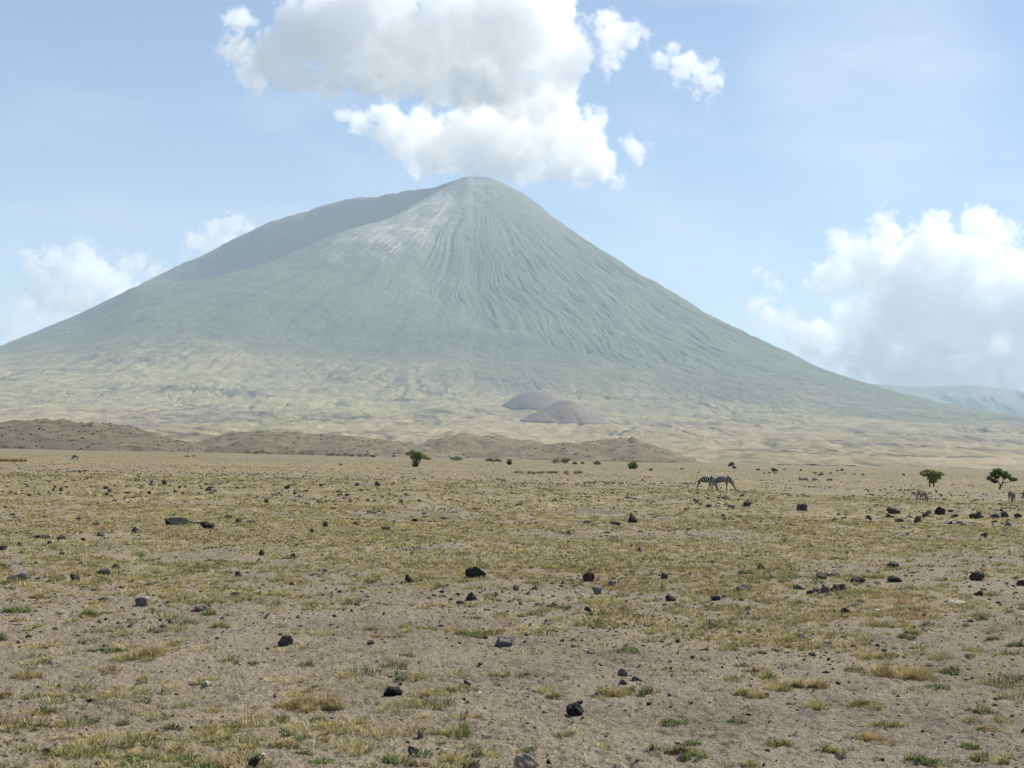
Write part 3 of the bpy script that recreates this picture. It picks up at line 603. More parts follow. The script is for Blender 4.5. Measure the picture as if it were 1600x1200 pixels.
ROCKS = [
 (277, 822, 56, 12, 'K', 'long black log-like rock slab, the largest dark form on the whole plain'),
 (322, 827, 27, 12, 'K', 'lumpy black rock touching the right end of the long log-like slab'),
 (304, 819, 16, 5, 'g', 'flat grey neck of stone bridging the long black slab and its lumpy neighbour'),
 (356, 810, 12, 5, 'k', 'small black stone starting the broken dark line right of the log-like slab'),
 (372, 817, 14, 8, 'k', 'middle and tallest stone of the broken dark line right of the log-like slab'),
 (391, 818, 15, 6, 'k', 'last flat stone of the broken dark line right of the log-like slab'),
 (58, 841, 34, 6, 'k', 'long thin flat dark rock lying at the left edge below the log-like slab'),
 (94, 843, 15, 8, 'k', 'dark lumpy rock at the right end of the thin flat rock'),
 (156, 838, 11, 7, 'k', 'round black stone below and left of the log-like slab'),
 (78, 850, 10, 5, 'k', 'little dark stone just under the thin flat rock at left'),
 (29, 853, 7, 5, 'k', 'tiny black stone near the left edge under the thin flat rock'),
 (4, 863, 12, 8, 'k', 'dark stone cut by the left edge of the frame'),
 (24, 910, 33, 15, 'g', 'wide grey-topped rock with a black shaded mouth near the left edge'),
 (116, 910, 16, 12, 'k', 'squat black rock between the wide grey-topped rock and the pale humped one'),
 (160, 900, 21, 12, 'g', 'humped grey rock next to a small black dome'),
 (180, 891, 15, 8, 'k', 'small black dome-shaped rock beside the humped grey rock'),
 (372, 902, 11, 10, 'k', 'upright little dark block alone in the grass left of centre'),
 (219, 948, 20, 15, 'm', 'rounded mauve grey boulder alone at left in the mid foreground'),
 (313, 956, 20, 11, 'm', 'tilted reddish grey rock beside a yellow green tuft'),
 (161, 940, 14, 6, 'k', 'low dark stone left of the rounded mauve grey boulder'),
 (365, 934, 16, 7, 'k', 'low black lump of clods right of the tilted reddish grey rock'),
 (508, 826, 10, 9, 'k', 'upright black stone right of the broken dark line'),
 (487, 833, 8, 6, 'k', 'tiny black stone just left of the upright black one'),
 (556, 823, 13, 7, 'r', 'reddish dark clod rock right of the upright black stone'),
 (603, 829, 16, 6, 'g', 'grey low clod between the reddish clod and the lone flat stone'),
 (647, 816, 13, 5, 'k', 'lone flat dark stone on the mid plain, left of centre'),
 (504, 894, 15, 6, 'm', 'smooth flat mauve stone in grass left of centre'),
 (639, 915, 15, 13, 'k', 'sharp black block standing alone left of the biggest centre rock'),
 (743, 904, 33, 17, 'K', 'biggest black rock at the centre, with a crooked shoulder on its right'),
 (718, 943, 16, 7, 'k', 'low black stone left of a taller partner under the biggest centre rock'),
 (737, 939, 18, 13, 'k', 'taller peaked partner of the low black stone under the biggest centre rock'),
 (786, 964, 10, 8, 'p', 'tiny pale stone right of centre'),
 (445, 1012, 25, 17, 'm', 'blocky grey rock with a lit top and black side in the left foreground'),
 (788, 1012, 32, 16, 'g', 'long wedge shaped brown grey rock right of the bright green tuft'),
 (408, 869, 9, 10, 'k', 'dark upright clod left of centre, first of two in bare grass'),
 (457, 871, 9, 7, 'k', 'dark low clod left of centre, second of two in bare grass'),
 (599, 962, 7, 6, 'k', 'tiny black pebble rock in straw left of centre'),
 (988, 818, 18, 16, 'K', 'pointed black rock like a small pyramid below the pair of zebras'),
 (917, 819, 12, 5, 'k', 'flat black stone left of the pointed pyramid rock'),
 (962, 821, 19, 6, 'k', 'low dark stones touching the left foot of the pyramid rock'),
 (920, 909, 20, 15, 'r', 'rusty reddish brown angular block right of centre'),
 (956, 918, 16, 10, 'g', 'smooth pale grey stone right of the rusty block'),
 (933, 928, 17, 12, 'g', 'dark topped grey stone under the rusty block'),
 (901, 926, 10, 5, 'p', 'small pale chip of stone left under the rusty block'),
 (880, 914, 8, 6, 'm', 'small mauve stone left of the rusty block'),
 (1038, 906, 13, 11, 'k', 'black forked upright rock right of the rusty block'),
 (1049, 941, 17, 10, 'k', 'rounded black rock with a pale flank in front of the forked one'),
 (1189, 892, 16, 9, 'k', 'dome shaped black stone above a long green tuft right of centre'),
 (1168, 872, 11, 5, 'k', 'flat black sliver of rock above the dome shaped stone'),
 (1102, 891, 14, 4, 'r', 'flat reddish stone left of the dome shaped one'),
 (1119, 939, 17, 8, 'k', 'lumpy grey black stone level with the rounded black rock'),
 (1138, 936, 16, 6, 'k', 'thin dark stone trailing right from the lumpy grey black one'),
 (1162, 922, 20, 8, 'g', 'grey stone pair with black tops right of centre'),
 (806, 922, 11, 7, 'm', 'grey stone left of a smaller mauve one, right of the centre rock'),
 (835, 923, 11, 9, 'm', 'smaller mauve grey stone right of the centre rock'),
 (1000, 863, 11, 9, 'g', 'rounded greenish grey stone between pyramid rock and forked rock'),
 (968, 868, 5, 4, 'k', 'tiny round black stone left of the greenish grey one'),
 (889, 835, 8, 7, 'g', 'small grey upright stone left below the pyramid rock'),
 (1131, 780, 12, 4, 'k', 'flat black stone right in front of the zebra pair'),
 (1143, 794, 12, 6, 'g', 'rounded grey stone below the flat stone of the zebra pair'),
 (1168, 792, 13, 8, 'k', 'two-humped black stone right of the rounded grey one below the zebras'),
 (1254, 799, 17, 12, 'k', 'big jagged black rock alone right of the zebra pair'),
 (1398, 805, 19, 10, 'k', 'low wedge black rock, leftmost big one of the long row at right'),
 (1388, 810, 12, 5, 'r', 'reddish flat stone leaning on the leftmost wedge of the row at right'),
 (1406, 817, 13, 7, 'k', 'dark stone under the leftmost wedge of the row at right'),
 (1435, 818, 13, 12, 'k', 'triangular black rock with grey left side below the row at right'),
 (1448, 810, 12, 7, 'k', 'rounded black stone left of the tall blocky rock of the row'),
 (1471, 805, 18, 13, 'k', 'tall blocky black rock, highest of the long row at right'),
 (1493, 810, 12, 5, 'k', 'small dark stone right of the tall blocky rock of the row'),
 (1485, 802, 9, 4, 'k', 'little dark stone touching the right foot of the tall blocky rock'),
 (1526, 811, 21, 11, 'k', 'broad grey and black rock cluster stone midway along the row at right'),
 (1556, 810, 15, 7, 'k', 'low black stone left of the round one near the right frame edge'),
 (1571, 809, 13, 10, 'k', 'round black boulder near the right frame edge in the row'),
 (1577, 823, 12, 9, 'g', 'grey dark stone under the round boulder near the right frame edge'),
 (1592, 809, 12, 7, 'k', 'last dark stone of the row against the right frame edge'),
 (1304, 815, 12, 6, 'k', 'peaked little black stone between the jagged rock and the long row'),
 (1340, 822, 12, 5, 'b', 'flat sandy stone right of the peaked little black one'),
 (1487, 819, 22, 7, 'g', 'strip of low grey rock under the tall blocky rock'),
 (1398, 888, 20, 10, 'k', 'broad black rock with two bumps in the grass at right'),
 (1284, 906, 18, 10, 'k', 'black dome rock above the huddle of rocks'),
 (1304, 903, 23, 7, 'k', 'long low dark rock joined to the black dome above the huddle'),
 (1342, 914, 22, 9, 'k', 'dark faced rock with grey top right of the huddle'),
 (1401, 910, 25, 9, 'k', 'ragged wide black rock halfway between huddle and leaning boulder'),
 (1528, 908, 21, 17, 'k', 'leaning black boulder with grey top near the right edge'),
 (1597, 917, 14, 10, 'k', 'dark rock cut by the right edge of the frame'),
 (1251, 922, 22, 8, 'g', 'flat grey slab at the left end of the huddle of rocks'),
 (1267, 929, 13, 6, 'k', 'low stone right of the grey slab in the huddle'),
 (1277, 927, 12, 8, 'k', 'dark stone left of the upright grey one in the huddle'),
 (1290, 929, 15, 16, 'g', 'upright brown grey stone, tallest of the huddle'),
 (1302, 928, 10, 8, 'k', 'small rounded stone between the upright and the black block of the huddle'),
 (1314, 926, 25, 12, 'k', 'large black block at the right end of the huddle of rocks'),
 (1338, 949, 22, 7, 'g', 'flat topped slate grey rock under the huddle'),
 (1322, 961, 18, 11, 'k', 'knobbly dark rock left under the flat topped slate rock'),
 (1444, 966, 6, 7, 'r', 'tiny reddish brown upright stone on bare soil at right'),
 (1498, 944, 26, 6, 'p', 'pale cream sliver of flat stone on bare soil at right'),
 (1370, 956, 13, 4, 'p', 'thin pale chip of stone on bare soil under the wide ragged rock'),
 (1251, 999, 15, 8, 'g', 'small grey pyramid stone in the right foreground'),
 (1209, 904, 13, 7, 'g', 'grey dusty stone left of the black dome rock'),
 (321, 1073, 17, 10, 'p', 'pale speckled stone with a dark hollow in the left foreground'),
 (73, 1182, 11, 9, 'k', 'dark grey pebble rock in the bottom left corner'),
 (395, 1204, 20, 16, 'k', 'dark rock cut by the bottom edge left of centre'),
 (240, 1156, 8, 3, 'k', 'small flat dark stone beside straw in the bottom left'),
 (614, 1090, 33, 17, 'K', 'slanting elongated black rock rising to the right in the foreground'),
 (646, 1179, 20, 13, 'k', 'black lump among stalks near the bottom, left of centre'),
 (657, 1154, 11, 15, 'b', 'upright sandy brown chip of stone above the black lump'),
 (750, 1041, 8, 5, 'k', 'tiny black stone on bare soil under the wedge shaped rock'),
 (901, 1119, 30, 20, 'K', 'large jagged black rock, biggest of the near foreground right of centre'),
 (973, 1056, 17, 12, 'g', 'light grey rounded stone, top left of a trio'),
 (974, 1069, 14, 8, 'g', 'low grey stone, bottom left of a trio'),
 (999, 1064, 20, 10, 'g', 'dark sided stone at the right of a trio'),
 (923, 1023, 14, 8, 'g', 'grey stone with one black side above the trio'),
 (820, 1206, 44, 25, 'b', 'brown grey boulder half cut by the bottom edge at the centre'),
 (858, 1197, 9, 7, 'k', 'dark little stone touching the cut boulder at the bottom edge'),
 (961, 1200, 8, 7, 'p', 'pale bone coloured pebble at the bottom edge'),
 (532, 728, 6, 4, 'k', 'black stone far out on the plain in front of the bush line'),
]
for i, (px, py, wp, hp, kd, lb) in enumerate(ROCKS):
    rock(px, py, wp, hp, kd, lb, sub=4 if py > 1000 else 3, point=0.55 if ('pyramid' in lb or 'triang' in lb or 'peaked' in lb) and 'stones' not in lb else 0.0,
         tilt=-0.45 if 'slanting' in lb else (0.35 if 'leaning' in lb or 'tilted' in lb else 0))
small = []
for s in range(10):
    p_, f_ = rock_shape(300+s, 2, 9, 0.42, 1.2); mm = raw_mesh('rock', p_*0.5, None, None, True, f_)
    mm.materials.append(RM['kkkmgkkrbk'[s]])
    try: mm.set_sharp_from_angle(angle=R(32))
    except Exception: pass
    small.append(mm)
def band(n, x0, x1, y0, y1, w0, w1, label, group, seed, bias=1.0):
    r_ = random.Random(seed)
    for _ in range(n):
        px = r_.uniform(x0, x1); py = y0+(y1-y0)*r_.random()**bias; w_ = r_.uniform(w0, w1)*r_.uniform(0.7, 1.2)
        rock(px, py, w_, w_*r_.uniform(0.4, 0.75), 'k', label, group, 'stone', 2, r_.choice(small))
band(24, 0, 175, 762, 776, 4.5, 9, 'small dark stone in the stony strip across the left of the plain', 'stones of the left stony strip', 1)
band(34, 170, 372, 757, 773, 4.5, 9, 'small dark stone in the dense strip above the long log-like slab', 'stones above the log-like slab', 2)
band(38, 405, 640, 756, 790, 5, 9, 'small dark stone in the scattered strip left of centre on the plain', 'stones left of centre', 3)
band(12, 1080, 1180, 770, 800, 5, 9, 'small dark stone lying around the feet of the zebra pair', 'stones by the zebra pair', 4)
band(20, 1350, 1600, 798, 830, 6, 11, 'small black stone among the long row of rocks at right', 'small stones of the row', 5)
band(22, 1010, 1420, 731, 744, 4, 7, 'tiny dark stone in the far strip behind the zebras', 'stones of the far strip', 6)
band(40, 0, 1600, 830, 1120, 7, 12, 'small stone lying loose in the foreground grass', 'loose foreground stones', 7, 1.3)
log('rocks')

# rubble on the hills, gravel and clods on the plain
def scatter_rocks(name, P, size, tint, seed, sub=1, flatz=0.7, kinds=12):
    rs = np.random.RandomState(seed); n = len(P); shp = [rock_shape(seed+i, sub, 5, 0.5, 1.0) for i in range(kinds)]
    V = []; Fc = []; Cc = []; base = 0; pick = rs.randint(0, kinds, n)
    for k in range(kinds):
        idx = np.where(pick == k)[0]
        if not len(idx): continue
        s, f = shp[k]; a = rs.rand(len(idx))*6.283; sc = size[idx][:, None, None]*(0.6+0.8*rs.rand(len(idx), 1, 3)); sc[:, :, 2] *= flatz
        q = s[None]*0.5*sc; ca, sa = np.cos(a)[:, None], np.sin(a)[:, None]
        x = q[:, :, 0]*ca-q[:, :, 1]*sa; y = q[:, :, 0]*sa+q[:, :, 1]*ca
        v = np.stack((x, y, q[:, :, 2]), -1)+P[idx][:, None, :]
        V.append(v.reshape(-1, 3)); Fc.append((f[None]+(np.arange(len(idx))*len(s))[:, None, None]+base).reshape(-1, 3)); base += len(idx)*len(s)
        Cc.append(np.repeat(tint[idx], len(s), axis=0))
    me = raw_mesh(name, np.concatenate(V), None, np.concatenate(Cc), False, np.concatenate(Fc))
    return me
tm = M('loose_stone'); tm.base(tm.attr())
rub = np.array(rub); rs = np.random.RandomState(5)
sz = rub[:, 3]; P = rub[:, :3].copy(); P[:, 2] += sz*0.12
tn = np.array((0.085, 0.075, 0.065))[None]*(0.6+0.9*rs.rand(len(P), 1))
me = scatter_rocks('rubble', P, sz, tn, 700); me.materials.append(tm.m); tag(mesh_obj('rubble', me), 'dark rubble strewn over the low hills at the foot of the volcano', 'rubble', kind='stuff')
def plain_points(n, d0, d1, seed, power=1.0, half=0.44):
    rs = np.random.RandomState(seed); d = np.sqrt(d0**2+(d1**2-d0**2)*rs.rand(n)**power); a = (rs.rand(n)*2-1)*half
    return d*np.sin(a), d*np.cos(a), rs
V = []; SZ = []; TN = []
for n, d0, d1, s0, s1, sd_ in ((34000, 8, 24, 0.008, 0.034, 1), (34000, 22, 60, 0.018, 0.065, 2), (30000, 55, 220, 0.05, 0.17, 3)):
    wide = 2 if d0 < 12 else 1.5 if d0 < 25 else 1.15; n = int(n*wide)
    x, y, rs = plain_points(n, d0*0.8, d1, sd_, half=0.44*wide)
    keep = rs.rand(n) < 0.25+np.clip(fbm(x/6, y/9, 3, 800+sd_)*2.5+0.2, 0, 1)*(1-0.5*(d0 < 10)); x = x[keep]; y = y[keep]
    z = gz(x, y); s = s0+(s1-s0)*rs.rand(len(x))**4*1.4
    V.append(np.stack((x, y, z+s*0.1), -1)); SZ.append(s)
    b = rs.rand(len(x), 1); TN.append(np.where(b < 0.7, np.array([[0.075, 0.062, 0.048]]), np.where(b < 0.93, np.array([[0.05, 0.045, 0.042]]), np.array([[0.36, 0.33, 0.27]])))*(0.7+0.6*rs.rand(len(x), 1)))
x0_, y0_, rs = plain_points(330, 26, 150, 9, half=0.42)
nn = rs.randint(6, 26, len(x0_)); I = np.repeat(np.arange(len(x0_)), nn); sp_ = (0.15+0.012*np.hypot(x0_, y0_)*rs.rand(len(x0_)))[I]
x = x0_[I]+rs.normal(0, 1, len(I))*sp_; y = y0_[I]+rs.normal(0, 1, len(I))*sp_*1.2; s = 0.035+0.0011*np.hypot(x, y)*(0.3+rs.rand(len(I)))
V.append(np.stack((x, y, gz(x, y)+s*0.1), -1)); SZ.append(s); TN.append(np.array([[0.065, 0.052, 0.040]])*(0.6+0.9*rs.rand(len(I), 1)))
me = scatter_rocks('gravel', np.concatenate(V), np.concatenate(SZ), np.concatenate(TN), 760, 1, 0.65); me.materials.append(tm.m)
tag(mesh_obj('gravel', me), 'scattered clods and gravel on the dry plain', 'gravel', kind='stuff')
log('gravel')
# ------------------------------------------------------------------ grass
gmat = bpy.data.materials.new('grass_blade'); gmat.use_nodes = True; t = gmat.node_tree
t.nodes.remove(t.nodes['Principled BSDF']); at_n = t.nodes.new('ShaderNodeAttribute'); at_n.attribute_name = 'tint'
df = t.nodes.new('ShaderNodeBsdfDiffuse'); tl = t.nodes.new('ShaderNodeBsdfTranslucent'); ms = t.nodes.new('ShaderNodeMixShader'); ms.inputs[0].default_value = 0.25
for q in (df, tl): t.links.new(at_n.outputs['Color'], q.inputs['Color'])
t.links.new(df.outputs[0], ms.inputs[1]); t.links.new(tl.outputs[0], ms.inputs[2]); t.links.new(ms.outputs[0], t.nodes['Material Output'].inputs['Surface'])
PAL = {'y': ((0.45, 0.375, 0.18), (0.34, 0.285, 0.13)), 'o': ((0.24, 0.22, 0.085), (0.36, 0.31, 0.13)), 'g': ((0.10, 0.15, 0.045), (0.16, 0.20, 0.06)),
       'd': ((0.06, 0.09, 0.038), (0.11, 0.13, 0.055)), 'r': ((0.30, 0.18, 0.09), (0.36, 0.28, 0.13)), 'w': ((0.55, 0.49, 0.33), (0.45, 0.39, 0.24)), 'k': ((0.05, 0.042, 0.032), (0.09, 0.072, 0.05))}
def blades(cx, cy, rad, hgt, nb, pal, seed, wid, flat=0.5):
    """cx.. arrays over tufts; nb blades for each tuft; returns verts, quads, tris, colours"""
    rs = np.random.RandomState(seed); n = len(cx); N = n*nb
    I = np.repeat(np.arange(n), nb); a = rs.rand(N)*6.2832; q = np.sqrt(rs.rand(N))
    bx = cx[I]+np.cos(a)*q*rad[I]; by = cy[I]+np.sin(a)*q*rad[I]
    bz = gz(bx, by)-0.006
    la = a+rs.normal(0, 0.9, N); lean = (0.15+0.95*q*rs.rand(N)+flat*rs.rand(N))
    L = hgt[I]*(0.45+0.75*rs.rand(N))*(1-0.35*q)
    dx = np.cos(la)*lean; dy = np.sin(la)*lean; dz = 1/np.sqrt(1+lean**2*0.7); k = 1/np.sqrt(dx**2+dy**2+dz**2)
    dx *= k*L; dy *= k*L; dz = dz*k*L
    w_ = wid[I]*(0.6+0.8*rs.rand(N)); sa = la+1.5708+rs.normal(0, 0.5, N); sx = np.cos(sa)*w_/2; sy = np.sin(sa)*w_/2
    V = np.empty((N, 5, 3), np.float32)
    V[:, 0] = np.stack((bx-sx, by-sy, bz), -1); V[:, 1] = np.stack((bx+sx, by+sy, bz), -1)
    mx_, my_, mz_ = bx+dx*0.45, by+dy*0.45, bz+dz*0.6
    V[:, 2] = np.stack((mx_+sx*0.75, my_+sy*0.75, mz_), -1); V[:, 3] = np.stack((mx_-sx*0.75, my_-sy*0.75, mz_), -1)
    V[:, 4] = np.stack((bx+dx*1.15, by+dy*1.15, bz+dz*(0.95-0.25*lean*rs.rand(N))), -1)
    i0 = (np.arange(N)*5)[:, None]
    Q = i0+np.array([[0, 1, 2, 3]]); Tt = i0+np.array([[3, 2, 4]])
    p0 = np.array([PAL[c][0] for c in pal])[I]; p1 = np.array([PAL[c][1] for c in pal])[I]
    m_ = rs.rand(N, 1); c = (p0+(p1-p0)*m_)*(0.75+0.5*rs.rand(N, 1))*(0.62+0.66*rs.rand(n, 1)[I])
    st = rs.rand(N, 1) < 0.16; c = np.where(st, np.array([[0.52, 0.45, 0.26]]), c)
    return V.reshape(-1, 3), Q, Tt, np.repeat(c, 5, axis=0)
acc = []
def add(*a, **k): acc.append(blades(*a, **k))
def flush(name, label):
    vb = 0; V = []; Q = []; Tt = []; Cc = []
    for v, q, t_, c in acc: V.append(v); Q.append(q+vb); Tt.append(t_+vb); Cc.append(c); vb += len(v)
    me = raw_mesh(name, np.concatenate(V), np.concatenate(Q), np.concatenate(Cc), True, np.concatenate(Tt)); me.materials.append(gmat)
    o = mesh_obj(name, me); tag(o, label, 'grass', kind='stuff'); acc.clear(); log(name+' %d' % vb); return o
def pal_for(x, y, rs):
    f = fbm(x/4, y/4, 3, 901); g_ = fbm(x/9, y/6, 2, 903); u_ = rs.rand(len(x))
    return [('g' if (a > 0.22 and c < 0.4) else 'd' if (c < 0.08) else 'r' if (b > 0.15 and c < 0.5) else 'y' if c < 0.68 else 'o') for a, b, c in zip(f, g_, u_)]
for n, d0, d1, r0_, r1_, h0, h1, nb, w_, sd_, thr in (
        (6000, 8, 17, 0.03, 0.17, 0.03, 0.12, 80, 0.0058, 11, 0.60), (15000, 16, 32, 0.035, 0.22, 0.04, 0.13, 46, 0.0090, 12, 0.60),
        (32000, 30, 62, 0.06, 0.30, 0.05, 0.15, 18, 0.018, 13, 0.57), (60000, 58, 130, 0.08, 0.35, 0.05, 0.16, 6, 0.035, 14, 0.51), (30000, 120, 420, 0.2, 0.7, 0.06, 0.20, 4, 0.09, 15, 0.4)):
    wide = 2 if d0 < 12 else 1.5 if d0 < 25 else 1.15; n = int(n*wide)
    x, y, rs = plain_points(n, d0, d1, sd_, half=0.42*wide)
    cvv = cover(x, y) + fbm(x/0.55, y/0.55, 3, 907, 0.7)*0.5
    keep = cvv > thr+rs.rand(n)*0.22-0.06; x = x[keep]; y = y[keep]; cvv = cvv[keep]; k = rs.rand(len(x))**2.2
    add(x, y, r0_+(r1_-r0_)*k, (h0+(h1-h0)*rs.rand(len(x))*(0.4+k)), nb, pal_for(x, y, rs), sd_, np.full(len(x), w_))
# single leaves and litter between the tufts
for n, d0, d1, h_, w_, sd_ in ((130000, 8, 20, 0.026, 0.0045, 21), (110000, 19, 45, 0.045, 0.011, 22)):
    wide = 1.8 if d0 < 12 else 1.3; n = int(n*wide)
    x, y, rs = plain_points(n, d0, d1, sd_, half=0.44*wide)
    add(x, y, np.full(n, 0.02), np.full(n, h_), 1, ['y' if q < 0.35 else 'o' if q < 0.45 else 'w' if q < 0.55 else 'r' if q < 0.62 else 'k' for q in rs.rand(n)], sd_, np.full(n, w_), flat=3.0)
for n, d0, d1, nb, w_, sd_ in ((1300, 9, 32, 130, 0.0065, 25), (2600, 30, 75, 46, 0.016, 26)):
    wide = 1.8 if d0 < 12 else 1.2; n = int(n*wide)
    x, y, rs = plain_points(n, d0, d1, sd_, half=0.44*wide); keep = cover(x, y)+fbm(x/2, y/2, 2, 909)*0.3 > 0.34+0.2*rs.rand(n); x = x[keep]; y = y[keep]; k = rs.rand(len(x))**1.6
    add(x, y, 0.05+0.15*k, 0.07+0.11*k*rs.rand(len(x)), nb, [('y', 'y', 'o', 'd', 'g', 'r', 'o', 'd')[q] for q in rs.randint(0, 8, len(x))], sd_, np.full(len(x), w_), flat=0.3)
# the tufts one can pick out in the photograph: px, py (foot), width, height in pixels, colours
TUFT = [(490, 1110, 105, 34, 'yor'), (330, 1112, 30, 12, 'yo'), (735, 998, 44, 16, 'gg'), (775, 990, 40, 14, 'yo'), (160, 1022, 52, 18, 'dg'), (215, 1034, 78, 24, 'yor'), (270, 1010, 34, 12, 'or'),
        (40, 1060, 34, 26, 'yy'), (75, 1112, 26, 14, 'dd'), (48, 1117, 26, 12, 'go'), (335, 1150, 62, 18, 'yg'), (210, 1190, 60, 18, 'gy'), (460, 1168, 60, 22, 'yo'), (470, 1180, 28, 12, 'dg'),
        (565, 1132, 36, 16, 'gw'), (670, 1090, 70, 16, 'yo'), (720, 1150, 58, 28, 'yg'), (620, 1195, 60, 26, 'gy'), (785, 1060, 42, 14, 'gy'), (985, 1020, 34, 12, 'gd'), (945, 1092, 66, 26, 'yo'),
        (1000, 1085, 60, 18, 'dr'), (870, 1093, 36, 14, 'dy'), (1055, 1135, 42, 18, 'gg'), (1075, 1165, 34, 12, 'dg'), (890, 1150, 60, 18, 'yw'), (1040, 1178, 66, 22, 'do'), (1090, 1185, 60, 18, 'yg'),
        (1115, 984, 40, 14, 'gd'), (1150, 1132, 34, 12, 'dd'), (1180, 1090, 60, 22, 'yo'), (1225, 1078, 40, 26, 'yy'), (1270, 1075, 56, 28, 'yry'), (1420, 1062, 110, 32, 'yry'), (1480, 1055, 34, 14, 'dr'), (1470, 1078, 44, 12, 'dd'),
        (1380, 1030, 50, 14, 'or'), (1415, 1002, 36, 12, 'dd'), (1430, 992, 46, 12, 'gy'), (1550, 1005, 28, 12, 'dg'), (1592, 1012, 30, 16, 'dd'), (1540, 1120, 44, 20, 'dgy'), (1515, 1130, 26, 12, 'or'),
        (1285, 1110, 60, 16, 'yo'), (1350, 1105, 64, 16, 'yo'), (1390, 1140, 60, 18, 'gy'), (1370, 1165, 70, 18, 'yr'), (1300, 1180, 50, 20, 'wg'), (1220, 1170, 42, 18, 'gr'), (1440, 1195, 46, 22, 'dg'), (1560, 1192, 70, 24, 'gy'),
        (1520, 1170, 26, 14, 'gg'), (1545, 1145, 30, 12, 'dr'), (60, 935, 36, 14, 'rr'), (20, 958, 50, 16, 'dg'), (130, 965, 40, 18, 'gd'), (348, 985, 36, 16, 'yo'), (320, 962, 30, 14, 'gy'), (0, 1000, 24, 18, 'dg'),
        (535, 915, 24, 9, 'do'), (560, 905, 36, 10, 'yo'), (875, 952, 46, 11, 'dd'), (935, 962, 40, 12, 'dy'), (950, 945, 60, 12, 'yo'), (1165, 898, 32, 10, 'dg'), (1195, 942, 36, 12, 'ro'), (1410, 955, 34, 14, 'dg'), (1455, 935, 28, 8, 'dd'),
        (1250, 972, 28, 12, 'go'), (1360, 905, 26, 10, 'dr'), (705, 1192, 26, 12, 'yy'), (1490, 1200, 60, 16, 'go'), (1170, 1200, 50, 14, 'yo'), (395, 1190, 20, 16, 'gd'), (1330, 958, 20, 6, 'dd')]
rs = np.random.RandomState(77); xs = []; ys = []; rad = []; hg = []; pl = []; wd = []
for px, py, wp, hp, cols in TUFT:
    p = at(px, py); k = p.y/F; W_ = wp*k; nn = max(5, int(W_/0.045)); p.y += W_*0.25
    for i in range(nn):
        a = rs.rand()*6.283; q = math.sqrt(rs.rand())
        xs.append(p.x+math.cos(a)*q*W_*0.45); ys.append(p.y+math.sin(a)*q*W_*0.38); rad.append(rs.uniform(0.035, 0.085)); hg.append(hp*k*rs.uniform(0.65, 1.15)*(1.15-0.45*q)); pl.append(cols[rs.randint(len(cols))]); wd.append(0.0055)
add(np.array(xs), np.array(ys), np.array(rad), np.array(hg), 95, pl, 31, np.array(wd))
# thin upright seed stalks
xs = []; ys = []
for px, py in ((560, 1165), (612, 1168), (710, 1112), (733, 1100), (625, 1165), (492, 1190), (650, 1150), (705, 1105), (740, 1110), (487, 1150), (475, 1148), (842, 1158), (1172, 990), (1320, 1095), (1560, 1060), (380, 1130), (1010, 1190), (1345, 1175), (920, 1195), (1245, 1100), (1400, 1020), (60, 1100), (280, 1160)):
    p = at(px, py); xs.append(p.x); ys.append(p.y)
add(np.array(xs), np.array(ys), np.full(len(xs), 0.01), np.full(len(xs), 0.26), 3, ['w']*len(xs), 33, np.full(len(xs), 0.007), flat=0.1)
flush('grass', 'patchy grazed yellow and green grass covering the plain')

# ------------------------------------------------------------------ shrubs and trees
def leaf_mat(name):
    m_ = bpy.data.materials.new(name); m_.use_nodes = True; t = m_.node_tree; t.nodes.remove(t.nodes['Principled BSDF'])
    a_ = t.nodes.new('ShaderNodeAttribute'); a_.attribute_name = 'tint'; d_ = t.nodes.new('ShaderNodeBsdfDiffuse'); l_ = t.nodes.new('ShaderNodeBsdfTranslucent'); s_ = t.nodes.new('ShaderNodeMixShader'); s_.inputs[0].default_value = 0.35
    for q in (d_, l_): t.links.new(a_.outputs['Color'], q.inputs['Color'])
    t.links.new(d_.outputs[0], s_.inputs[1]); t.links.new(l_.outputs[0], s_.inputs[2]); t.links.new(s_.outputs[0], t.nodes['Material Output'].inputs['Surface']); return m_
LEAF = leaf_mat('leaf')
bk = M('bark'); bk.base(bk.mix(bk.noise(6, 4), (0.045, 0.036, 0.028), (0.11, 0.09, 0.07)))
def leaves(clumps, n, size, pal, seed):
    rs = np.random.RandomState(seed); V = []; Cc = []
    vol = np.array([c[3]**2 for c in clumps]); cnt = np.maximum(6, (n*vol/vol.sum()).astype(int))
    for (x, y, z, r), c_ in zip(clumps, cnt):
        d = rs.normal(size=(c_, 3)); d /= np.linalg.norm(d, axis=1)[:, None]
        P = np.array((x, y, z))+d*(r*(0.35+0.75*rs.rand(c_, 1)**0.6))*np.array((1.1, 1.1, 0.72))
        u_ = rs.normal(size=(c_, 3)); u_ /= np.linalg.norm(u_, axis=1)[:, None]; v_ = np.cross(u_, rs.normal(size=(c_, 3))); v_ /= np.linalg.norm(v_, axis=1)[:, None]
        s = size*(0.6+0.8*rs.rand(c_, 1))
        V.append(np.stack((P-u_*s, P-v_*s*0.6, P+u_*s, P+v_*s*0.6), 1).reshape(-1, 3))
        m_ = rs.rand(); a_ = rs.rand(c_, 1)
        Cc.append(np.repeat((np.array(pal[0])*(1-a_)+np.array(pal[1])*a_)*(0.75+0.5*m_), 4, axis=0))
    V = np.concatenate(V); me = raw_mesh('crown', V, np.arange(len(V)).reshape(-1, 4), np.concatenate(Cc), False); me.materials.append(LEAF); return me
